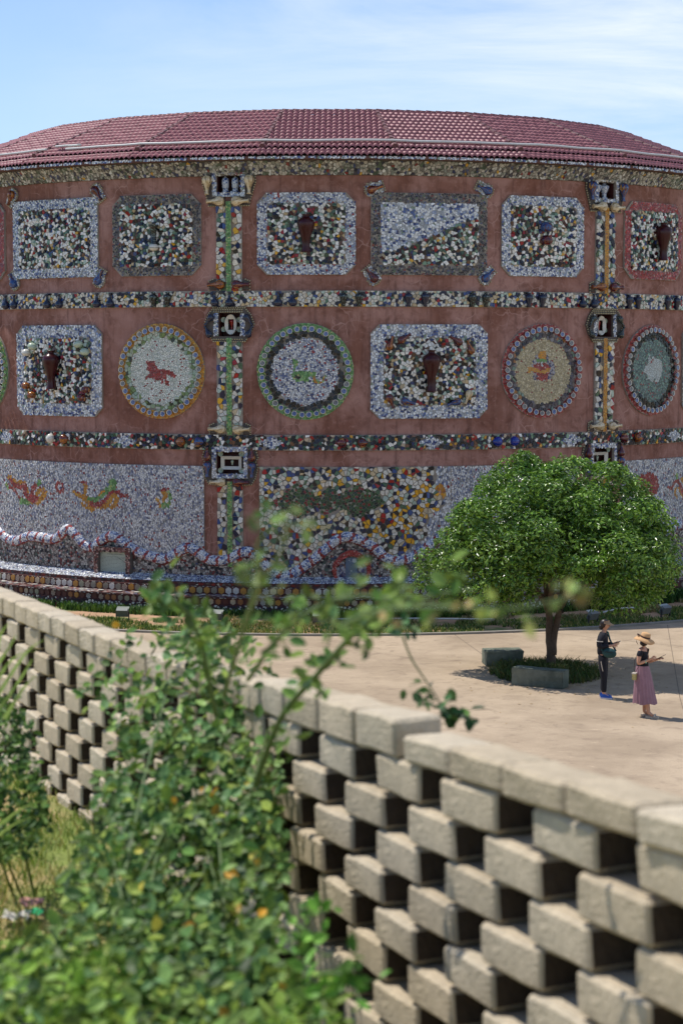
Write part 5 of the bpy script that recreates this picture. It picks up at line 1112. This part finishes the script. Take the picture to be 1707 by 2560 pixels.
J2 = [(0, 0, .84, .16, .145), (-.005, 0, 1.04, .15, .13), (-.01, 0, 1.22, .152, .118), (-.005, 0, 1.325, .115, .09), (.0, 0, 1.36, .07, .07)]; E2 = [(i, i+1) for i in range(4)]
arm(J2, E2, 3, -1, (-.01, -.17, 1.31), (-.05, -.22, 1.08), (.14, -.115, 1.10), (.078, .07, .058, .044)); arm(J2, E2, 3, 1, (-.01, .17, 1.31), (.0, .20, 1.07), (.15, .10, 1.11), (.078, .07, .058, .044))
skin('shirt', J2, E2, 0, M['navycloth'], p1)
J3 = [(0, 0, 1.0, .145, .13), (0, 0, .87, .165, .15)]; E3 = [(0, 1)]
for sg, kx, ax in ((1, .01, -.02), (-1, .04, .04)): k = len(J3); J3 += [(0, sg*.085, .74, .10, .10), (kx, sg*.09, .46, .075, .072), (ax, sg*.09, .12, .06, .055)]; E3 += [(1, k), (k, k+1), (k+1, k+2)]
skin('trousers', J3, E3, 1, M['navycloth'], p1)
ell('hair', (.02, 0, 1.535), (.098, .094, .095), M['hair'], p1); ell('hair', (-.045, 0, 1.47), (.055, .07, .06), M['hair'], p1)
face(p1, Vector((.05, 0, 1.515)), 1, .45)
vz = MB(); V = []; Fc = []
for i in range(15):
    a = -1.5+3.0*i/14; ca, sa = math.cos(a), math.sin(a); rr_ = .104; brim = .085*max(0, math.cos(a*.95))
    V += [(.02+rr_*ca, rr_*sa*.95, 1.60), (.02+rr_*ca, rr_*sa*.95, 1.565), (.02+(rr_+brim)*ca, (rr_+brim*.5)*sa*.95, 1.565-brim*.62), (.02+(rr_+brim)*ca, (rr_+brim*.5)*sa*.95, 1.559-brim*.62)]
for i in range(14):
    for c in range(3): Fc.append((i*4+c, i*4+4+c, i*4+5+c, i*4+c+1))
vz.add(V, Fc); vz.build('visor', M['visor'], p1, smooth=True)
for sg, ax in ((1, -.02), (-1, .04)):
    b = MB(); P = []; 
    for (x, w_, h) in ((-.06, .035, .07), (-.03, .042, .10), (.03, .043, .10), (.09, .046, .07), (.15, .042, .05), (.185, .02, .035)): P.append([(ax+x, sg*.09-w_, .028), (ax+x, sg*.09-w_*.8, h), (ax+x, sg*.09+w_*.8, h), (ax+x, sg*.09+w_, .028)])
    V = [q for r_ in P for q in r_]; Fc = [(i*4+c, i*4+(c+1) % 4, i*4+4+(c+1) % 4, i*4+4+c) for i in range(5) for c in range(4)]+[(0, 1, 2, 3), (23, 22, 21, 20)]
    b.add(V, Fc); s_ = b.build('shoe', M['shoe'], p1, smooth=False)
    b = MB(); V = [(a_, y_, z_) for (a_, y_, zz) in [(q[0], q[1], 0) for r_ in P for q in (r_[0], r_[3])] for z_ in (0, .03)]; n6 = 6
    Fc = []
    for i in range(5): a0_ = i*4; Fc += [(a0_, a0_+4, a0_+5, a0_+1), (a0_+2, a0_+3, a0_+7, a0_+6), (a0_, a0_+2, a0_+6, a0_+4)]
    b.add(V, Fc); b.build('sole', M['sole'], s_)
for sg in (-1,):
    b = MB(); b.tube([(-.035, -.268, 1.2), (-.09, -.235, 1.2), (-.105, -.18, 1.2)], .008, 5); b.box((.0, -.262, 1.20), (.10, .008, .016)); b.build('sleeve_stripe', M['offwhite'], p1)
    b = MB(); b.tube([(.0, -.2, .78), (.015, -.186, .68), (.035, -.168, .58)], .009, 5); b.build('leg_stripe', M['offwhite'], p1)
# what she carries
def held(name, loc, rz, lb, cat): return empty(name, loc, lb, cat, rz=rz)
bg1 = held('shoulder_bag', (5.34, 39.72, 0), -.35, 'dark teal crossbody bag hanging in front of the person in black', 'bag')
ell('bag_body', (.16, -.16, .96), (.15, .07, .105), M['tealbag'], bg1, Matrix.Rotation(.12, 3, 'Y'))
b = MB(); b.tube([(.02, -.19, 1.0), (-.02, -.17, 1.15), (-.0, -.06, 1.345), (-.03, .10, 1.40), (-.05, .17, 1.38)], .02, 6); b.tube([(.28, -.1, 1.0), (.13, .03, 1.2), (.07, .11, 1.34), (-.03, .13, 1.40)], .02, 6); b.build('strap', M['tealbag'], bg1)
b = MB(); b.box((.17, -.232, .99), (.16, .006, .01)); b.build('zip', M['phone'], bg1)
ph = held('phone', (5.34, 39.72, 0), -.35, 'dark phone held by the person in the tan visor', 'phone')
b = MB(); b.box((.285, -.015, 1.165), (.15, .075, .009), M=Matrix.Rotation(-.35, 3, 'Y')); b.build('phone_body', M['phone'], ph)
b = MB(); b.box((.283, -.015, 1.171), (.135, .066, .002), M=Matrix.Rotation(-.35, 3, 'Y')); b.build('screen', material('phone_glass', lin((50, 60, 78)), .08, 0), ph)
# the woman with a straw hat and a pleated skirt
p2 = empty('person', (5.83, 37.68, 0), 'person in a straw hat, black top and long pink pleated skirt, holding a phone', 'person', rz=-.45)
J = [(0, 0, .93, .115, .10), (0, 0, 1.06, .098, .082), (.0, 0, 1.2, .118, .092), (.0, 0, 1.31, .09, .07), (.01, 0, 1.37, .042, .042), (.035, 0, 1.42, .045, .045), (.06, 0, 1.475, .078, .07), (.055, 0, 1.535, .085, .077), (.05, 0, 1.57, .055, .055)]; E = [(i, i+1) for i in range(8)]
wR = arm(J, E, 3, -1, (.0, -.155, 1.305), (-.03, -.21, 1.06), (.15, -.09, 1.13), (.047, .038, .032, .023)); hand(J, E, wR, (.20, -.06, 1.165), (.9, .35, .4), (-.3, .3, 1), .9)
wL = arm(J, E, 3, 1, (.0, .155, 1.305), (.05, .20, 1.05), (.25, .13, 1.12), (.047, .038, .032, .023)); hand(J, E, wL, (.30, .11, 1.145), (1, -.2, .35), (.1, 1, .2), .35)
leg(J, E, 1, 0, .08, .02, .11, .08, .075); leg(J, E, -1, .0, .10, .16, .27, .08, .075)
k = len(J); J += [(.142, 0, 1.495, .012), (.055, .075, 1.51, .014), (.055, -.075, 1.51, .014)]; E += [(6, k), (6, k+1), (6, k+2)]
skin('body', J, E, 0, M['skin'], p2)
J2 = [(0, 0, .90, .132, .118), (0, 0, 1.06, .122, .105), (.0, 0, 1.2, .132, .106), (-.005, 0, 1.305, .105, .082)]; E2 = [(0, 1), (1, 2), (2, 3)]
for sg, el in ((-1, (-.015, -.19, 1.19)), (1, (.02, .185, 1.19))): k = len(J2); J2 += [(.0, sg*.15, 1.31, .062), (*el, .058)]; E2 += [(3, k), (k, k+1)]
skin('top', J2, E2, 0, M['navycloth'], p2)
sk = MB(); V = []; Fc = []; n_ = 72
for i, (z, r_) in enumerate(((1.0, .118), (.93, .132), (.80, .155), (.6, .178), (.42, .198), (.27, .215))):
    for j in range(n_):
        a = 2*PI*j/n_; q = 1+(.015+.012*i)*math.sin(a*18+.3*i)+.03*math.sin(a*3+i*.5)*(i/5); V.append((r_*q*math.cos(a)*1.05+.06*(i/5)**1.5, r_*q*math.sin(a)*.92, z+(.012*math.sin(a*5) if i == 5 else 0)))
for i in range(5):
    for j in range(n_): Fc.append((i*n_+j, i*n_+(j+1) % n_, (i+1)*n_+(j+1) % n_, (i+1)*n_+j))
sk.add(V, Fc); sk.build('skirt', M['pinkcloth'], p2, smooth=True)
ell('hair', (.03, 0, 1.515), (.092, .09, .09), M['hair'], p2); ell('hair', (.02, 0, 1.44), (.075, .088, .06), M['hair'], p2)
face(p2, Vector((.055, 0, 1.505)), 1, .5)
ht = MB(); Mh = Matrix.Translation((.045, 0, 1.545)) @ Matrix.Rotation(.28, 4, 'Y')
V = []; Fc = []; pr = [(0, .105), (.06, .105), (.088, .09), (.094, .03), (.097, .005), (.13, -.004), (.175, -.025), (.205, -.055), (.203, -.06), (.13, -.012), (.096, -.004)]
for (r_, z) in pr:
    for j in range(28): a = 2*PI*j/28; wv = .014*math.sin(3*a+.6)*(r_ > .15); V.append(Mh @ Vector((r_*math.cos(a), r_*math.sin(a), z+wv)))
for i in range(len(pr)-1):
    for j in range(28): Fc.append((i*28+j, i*28+(j+1) % 28, (i+1)*28+(j+1) % 28, (i+1)*28+j))
ht.add(V, Fc); hat = ht.build('straw_hat', M['straw'], p2, smooth=True)
b = MB(); b.lathe([(.0965, .004), (.099, .006), (.0975, .036), (.094, .036)], 24, Mh); b.tube([Mh @ Vector((-.10, -.03, .02)), Mh @ Vector((-.14, -.06, .03)), Mh @ Vector((-.12, -.08, .0))], [.012, .022, .006], 6); b.tube([Mh @ Vector((-.10, -.03, .02)), Mh @ Vector((-.15, -.02, -.05)), Mh @ Vector((-.14, -.01, -.13)), Mh @ Vector((-.10, 0, -.17))], .006, 5); b.build('hat_ribbon', M['ribbon'], hat)
for sg, ax, y_ in ((1, .02, .075), (-1, .16, -.075)):
    b = MB(); b.box((ax+.07, y_, .018), (.25, .085, .034)); b.tube([(ax+.12, y_-.05, .03), (ax+.12, y_-.03, .07), (ax+.12, y_+.03, .07), (ax+.12, y_+.05, .03)], .017, 6); b.build('sandal', M['sandal'], p2)
b = MB(); b.tube([Vector((.105, -.115+.033*math.cos(a), 1.105+.033*math.sin(a))) for a in np.linspace(0, 2*PI, 12)], .008, 5); b.build('bracelet', M['mint'], p2)
bg2 = held('small_handbag', (5.83, 37.68, 0), -.45, 'small woven cream bag at the hip of the person in the straw hat', 'bag')
b = MB(); b.box((-.11, -.15, .80), (.07, .13, .12)); b.build('bag_body', M['wovenbag'], bg2); b = MB(); b.box((-.11, -.15, .865), (.08, .14, .02)); b.build('flap', M['offwhite'], bg2)
b = MB(); b.tube([(-.11, -.12, .87), (-.03, -.16, 1.0), (.12, -.02, 1.18), (.08, .1, 1.3), (.0, .13, 1.37), (-.08, .05, 1.33), (-.13, -.1, 1.1), (-.12, -.15, .87)], .005, 5); b.build('strap', M['ribbon'], bg2)
ph = held('phone', (5.83, 37.68, 0), -.45, 'dark phone held out by the person in the straw hat', 'phone')
b = MB(); b.box((.355, .10, 1.19), (.15, .075, .009), M=Matrix.Rotation(-.5, 3, 'Y')); b.build('phone_body', M['phone'], ph)
# ------------------------------------------------------------------ foreground plants
GL = [(98, 134, 62), (120, 150, 72), (76, 110, 54), (134, 162, 84), (106, 142, 86), (122, 146, 60)]
def inpoly(p, poly):
    x, y = p; r_ = False; j = len(poly)-1
    for i in range(len(poly)):
        xi, yi = poly[i]; xj, yj = poly[j]
        if ((yi > y) != (yj > y)) and x < (xj-xi)*(y-yi)/(yj-yi)+xi: r_ = not r_
        j = i
    return r_
def leaf_bunch(name, P, nrm_, ln, wd, cols, parent, singles=0, up=.45, flat=.0):
    """oval rose leaflets; the ones nearest the camera are objects of their own"""
    P = np.asarray(P); n = len(P); D = nrm_+rng.normal(size=(n, 3))*.55; D /= np.linalg.norm(D, axis=1)[:, None]
    A = rng.normal(size=(n, 3)); A -= (A*D).sum(1)[:, None]*D; A /= np.linalg.norm(A, axis=1)[:, None]; Bn = np.cross(D, A)      # D = leaf face normal, A = leaf axis
    L_ = (ln*(.6+.75*rng.random(n)))[:, None]; W_ = L_*wd; V = np.zeros((n, 9, 3)); fo = .12
    V[:, 0] = P; V[:, 8] = P+A*L_
    for i, (a, b_) in enumerate(((.25, .42), (.55, .5), (.82, .3))):
        V[:, 1+i] = P+A*L_*a+Bn*W_*b_+D*L_*fo; V[:, 4+i] = P+A*L_*a-Bn*W_*b_+D*L_*fo
    V[:, 7] = P+A*L_*.55-D*L_*.02
    F0 = [(0, 7, 2, 1), (7, 8, 3, 2), (0, 4, 5, 7), (7, 5, 6, 8)]
    c = np.array([lin(x) for x in cols])[rng.integers(0, len(cols), n)]*(.35+1.1*rng.random((n, 1)))
    dist = np.linalg.norm(P-np.array([0, 0, CAM_Z]), axis=1)/L_[:, 0]; near = set(np.argsort(dist)[:singles].tolist()); V_ = []; Fc = []; C = []; off = np.array(parent.location) if parent else 0
    for i in range(n):
        if i in near: link('leaf', mesh('leaf', V[i]-off, F0, np.repeat(c[i:i+1], 4, 0)), M['leaf'], parent); continue
        b = len(V_); V_.extend((V[i]-off).tolist()); Fc += [tuple(k+b for k in f_) for f_ in F0]; C += [c[i]]*4
    return link(name, mesh(name, V_, Fc, C), M['leaf'], parent, kind='stuff')
RB = empty('rose_bush', (-.55, 5.3, gz(5.3)), 'large rambling rose bush with blurred green leaves climbing over the block wall in the foreground', 'bush')
M['stem'] = material('green_rose_stem', lin((86, 106, 52)), .6, .2, 10)
outl = [(175, 1690), (260, 1620), (330, 1570), (400, 1545), (470, 1500), (560, 1560), (650, 1610), (700, 1700), (690, 1800), (725, 1900), (690, 2000), (715, 2120), (700, 2250), (690, 2330), (700, 2420), (740, 2490), (790, 2560), (810, 2640), (-40, 2640), (-40, 2430), (90, 2370), (170, 2290), (160, 2200), (210, 2100), (240, 2000), (250, 1900), (270, 1800), (190, 1750)]
def bushdepth(x, y): return 6.75-(y-1560)/1000*2.75
pts = []; nn = []
while len(pts) < 6600:
    x, y = random.uniform(-40, 1000), random.uniform(1500, 2640)
    if not inpoly((x, y), outl): continue
    dens = 1.0 if y > 1900 else (.85 if y > 1720 else .6)
    if x > 640 and 1900 > y: dens *= .5
    if x < 400 and y < 1980: dens *= .5
    if x < 300 and y < 2350: dens *= .5 if y < 2150 else .6
    from mathutils import noise as _n
    dens *= 1.0 if _n.noise((x/70, y/70, .3)) > -.12 else .35
    if random.random() > dens: continue
    Y = bushdepth(x, y)+random.gauss(0, .22)+.1; p = at(x, y, Y)
    if p[2] < gz(Y)+.02: continue
    pts.append(p); nn.append((-.35, -.45, .85))
leaf_bunch('leaves', pts, np.array(nn), .039, .66, GL+[(150, 168, 74), (72, 104, 52), (120, 150, 84)], RB, singles=260)
yp = [(500, 1985), (525, 1995), (610, 1965), (530, 2040), (680, 2050), (640, 2145), (625, 2150), (470, 2300), (475, 2305), (580, 2290), (650, 2295), (335, 2130), (350, 2230), (390, 2330), (545, 2520), (720, 2480), (560, 2180), (440, 2010), (280, 1560)]
leaf_bunch('yellow_leaves', [at(x, y, bushdepth(x, y)-.35) for x, y in yp], np.array([(-.2, -.7, .7)]*len(yp)), .032, .7, [(222, 164, 50), (226, 186, 70), (206, 192, 80)], RB)
pts = []
while len(pts) < 520:
    x, y = random.choice((random.uniform(-40, 330), random.uniform(-40, 330), random.uniform(690, 840))), random.uniform(2340, 2640)
    if y-2340 < (x-60)*.25 and x < 400: continue
    if x > 700 and y < 2440: continue
    pts.append(at(x, y, bushdepth(x, y)-.25+random.gauss(0, .1)))
leaf_bunch('bright_leaves', pts, np.array([(-.35, -.45, .85)]*len(pts)), .038, .6, [(126, 158, 60), (110, 144, 56), (144, 170, 74)], RB)
# stems inside the bush
st = MB()
for _ in range(9):
    x0 = random.uniform(120, 720); y0 = random.uniform(2300, 2560); x1 = x0+random.uniform(-160, 200); y1 = random.uniform(1650, 2200)
    if not inpoly((x1, y1), outl): continue
    a = Vector(at(x0, y0, bushdepth(x0, y0)+.2)); b_ = Vector(at(x1, y1, bushdepth(x1, y1))); m_ = a.lerp(b_, .5)+Vector((random.uniform(-.08, .08), 0, random.uniform(0, .12)))
    st.tube([tuple(v-RB.location) for v in (a, a.lerp(m_, .6), m_, m_.lerp(b_, .6), b_)], [.005, .005, .004, .003, .002], 5)
st.build('stems', M['stem'], RB, smooth=True)
# long arching shoots (each a thing with stem and leaves)
def shoot(px, Ys, lb, nl, ln=.034, cols=None, rad=.006, spread=.05, singles=10, sub=0):
    P = [Vector(at(x, y, Y)) for (x, y), Y in zip(px, Ys)]; sm = smooth_path(np.array(P), 8); e = empty('rose_shoot', tuple(P[0]), lb, 'shoot', 'rose shoots arching above the wall')
    b = MB(); b.tube([tuple(Vector(q)-P[0]) for q in sm], np.linspace(rad, rad*.35, len(sm)).tolist(), 6); b.build('stem', M['stem'], e, smooth=True)
    Q = []; Nn = []; tw = MB()
    for _ in range(nl):
        i = int(len(sm)*(.12+.88*random.random())*.999); c = Vector(sm[i]); o = Vector((random.gauss(0, 1), random.gauss(0, .6), random.gauss(0, .8))).normalized()*spread*random.uniform(.4, 1.4)
        tw.tube([tuple(c-P[0]), tuple(c+o-P[0])], .0012, 3, cap=False)
        for k in range(random.choice((2, 3, 3, 4))): Q.append(tuple(c+o*(1-.28*k)+Vector([random.gauss(0, .008) for _ in range(3)]))); Nn.append((-.2, -.5, .8))
    tw.build('twigs', M['stem'], e, kind='stuff'); leaf_bunch('leaves', Q, np.array(Nn), ln, .6, cols or GL+[(120, 146, 70), (134, 156, 80)], e, singles=singles)
shoot([(640, 1960), (700, 1800), (790, 1690), (880, 1590), (960, 1530), (1080, 1490), (1180, 1475)], [5.1, 4.7, 4.4, 4.2, 4.0, 3.9, 3.8], 'thick green rose shoot rising from the bush and arching right towards the tree', 30, .036, rad=.009)
shoot([(540, 1790), (520, 1690), (500, 1600), (470, 1540), (430, 1500), (390, 1500)], [5.3, 5.1, 5.0, 4.9, 4.8, 4.8], 'rose shoot leaning left over the coping towards the left floodlights', 30, .034, rad=.007)
shoot([(560, 1740), (600, 1600), (640, 1480), (690, 1400), (720, 1330), (700, 1280)], [4.9, 4.3, 3.7, 3.3, 3.1, 3.0], 'upright rose shoot crossing the serpent relief', 9, .023, rad=.006, cols=[(110, 140, 70), (130, 156, 84), (92, 126, 62), (150, 170, 96)])
shoot([(620, 1700), (700, 1590), (790, 1520), (890, 1490), (1000, 1500), (1100, 1510)], [4.6, 4.2, 3.9, 3.6, 3.4, 3.3], 'leafy rose shoot spreading level above the middle of the wall', 24, .034)
shoot([(860, 1560), (940, 1530), (1040, 1520), (1180, 1520), (1300, 1520), (1390, 1500), (1430, 1495)], [3.2, 3.0, 2.9, 2.8, 2.7, 2.65, 2.6], 'very blurred yellowish rose shoot reaching farthest right in front of the tree trunk', 11, .024, cols=[(130, 150, 74), (150, 164, 88), (160, 162, 90), (118, 144, 68), (172, 150, 92)], rad=.004, spread=.035)
shoot([(950, 1500), (1000, 1580), (1030, 1650), (1070, 1710), (1110, 1770), (1140, 1790)], [5.2, 5.2, 5.2, 5.2, 5.2, 5.2], 'drooping rose shoot with dark leaves hanging over the plaza', 17, .036, cols=[(60, 100, 54), (72, 112, 60), (50, 86, 50), (100, 136, 66)], rad=.004, spread=.06)
shoot([(840, 1540), (830, 1580), (812, 1640), (800, 1680)], [4.7, 4.7, 4.7, 4.7], 'short hanging rose shoot left of the drooping one', 8, .034, rad=.003)
shoot([(690, 2560), (750, 2490), (800, 2440), (860, 2440), (900, 2480)], [4.0, 3.9, 3.8, 3.7, 3.7], 'bright green shoot at the bottom leaning against the wall', 15, .036, cols=[(110, 160, 60), (130, 176, 76), (96, 146, 54)])
shoot([(720, 2440), (745, 2370), (770, 2310), (785, 2280)], [4.2, 4.1, 4.1, 4.1], 'small bright shoot in front of the wall blocks low in the middle', 12, .034, cols=[(110, 160, 60), (130, 176, 76)])
shoot([(610, 1560), (650, 1460), (640, 1380), (670, 1330), (760, 1310)], [3.4, 3.1, 2.9, 2.8, 2.75], 'thin blurred shoot bending left at the serpent relief', 6, .024, cols=[(140, 160, 86), (120, 148, 74), (150, 166, 100)], rad=.004, spread=.04)
# weeds at far left, reeds, turf
WB_ = empty('weed_shrub', (-1.25, 6.9, gz(6.9)), 'dark leafy weed shrub at the left edge in front of the far wall stretch', 'shrub')
pts = []; wl = [(-60, 1780), (30, 1740), (80, 1800), (90, 1900), (110, 1980), (130, 2040), (100, 2120), (-60, 2180)]
while len(pts) < 1000:
    x, y = random.uniform(-60, 135), random.uniform(1740, 2180)
    if inpoly((x, y), wl): pts.append(at(x, y, 7.2-(y-1740)/400*.8+random.gauss(0, .12)))
leaf_bunch('leaves', pts, np.array([(-.1, -.5, .8)]*len(pts)), .034, .5, [(78, 110, 50), (96, 128, 58), (112, 142, 66), (62, 92, 46)], WB_, singles=40)
st = MB()
for _ in range(7): a = Vector((-1.25+random.gauss(0, .1), 6.9+random.gauss(0, .1), gz(6.9))); b_ = Vector(random.choice(pts)); st.tube([tuple(v-WB_.location) for v in (a, a.lerp(b_, .5)+Vector((0, 0, .05)), b_)], [.006, .004, .002], 4)
st.build('stems', M['stem'], WB_)
RD_ = empty('reed_clump', (-1.18, 6.4, gz(6.4)), 'long pale green grass blades bending in from the left edge', 'plant')
for i, (p, q, r_) in enumerate((((-30, 1780), (60, 1640), (110, 1600)), ((-30, 1740), (30, 1650), (95, 1625)), ((-40, 1830), (50, 1700), (80, 1650)), ((-30, 1700), (10, 1640), (40, 1590)), ((10, 1800), (60, 1720), (90, 1690)), ((-20, 2080), (60, 2020), (130, 2000)), ((-40, 2120), (40, 2060), (110, 2040)), ((-10, 1640), (0, 1590), (20, 1560)))):
    P = smooth_path(np.array([at(*p, 5.9), at(*q, 5.8), at(*r_, 5.7)]), 6); V = []; Fc = []
    for k, c in enumerate(P): w_ = .007*(1-k/len(P))+.001; V += [tuple(Vector(c)-Vector((w_, 0, -w_*.3))-RD_.location), tuple(Vector(c)+Vector((w_, 0, w_*.3))-RD_.location)]
    for k in range(len(P)-1): Fc.append((2*k, 2*k+1, 2*k+3, 2*k+2))
    link('blade', mesh('blade', V, Fc, [lin((150, 176, 96))]*len(Fc)), M['grass'], RD_)
P = []
from mathutils import noise as _n
while len(P) < 9000:
    Y = random.uniform(4.6, 9.4); x = random.uniform(-Y*.2-.1, -.2); 
    if _n.noise((x*2.2, Y*2.2, 7.7)) > -.05 or random.random() < .25: P.append((x, Y, gz(Y)))
blades('turf_grass', P, .05, .006, [(132, 154, 64), (112, 140, 54), (160, 164, 84), (190, 174, 112), (96, 124, 48)], .8)
P = [at(random.uniform(-60, 260), random.uniform(2300, 2640), 4.9) for _ in range(2600)]; P = [(p[0], p[1]+random.gauss(0, .25), gz(p[1])) for p in P]
blades('tall_turf_grass', P, .16, .008, [(96, 140, 48), (80, 124, 42), (120, 156, 64)], .7)
c = at(85, 2300, 5.6)
for (px, py, s, m, lb, cat) in ((82, 2300, .035, material('green_plastic_scrap', lin((60, 190, 120)), .4, .1), 'bright green scrap of plastic litter on the turf at lower left', 'litter'), (78, 2276, .04, material('pink_paper_scrap', lin((206, 150, 140)), .7, .1), 'pale pink scrap of litter just above the green one', 'litter'), (40, 2310, .045, material('white_paper_scrap', lin((206, 200, 190)), .7, .1), 'off-white crumpled paper left of the green scrap', 'litter')):
    d = ray(px, py); g = None
    Y = 5.5
    for _ in range(30): Y = (CAM_Z-gz(Y))/(-d[2])*d[1]
    b = MB(); V = []; Fc = []
    for i in range(5):
        for j in range(5): V.append(((i-2)*s/2, (j-2)*s/2, .02+random.uniform(0, s*.5)))
    for i in range(4):
        for j in range(4): Fc.append((i*5+j, i*5+j+1, i*5+j+6, i*5+j+5))
    b.add(V, Fc); o = b.build('litter', m, loc=(d[0]/d[1]*Y, Y, gz(Y))); tag(o, lb, cat)
print('objects', len(bpy.data.objects), 'shards', N_SHARD[0])
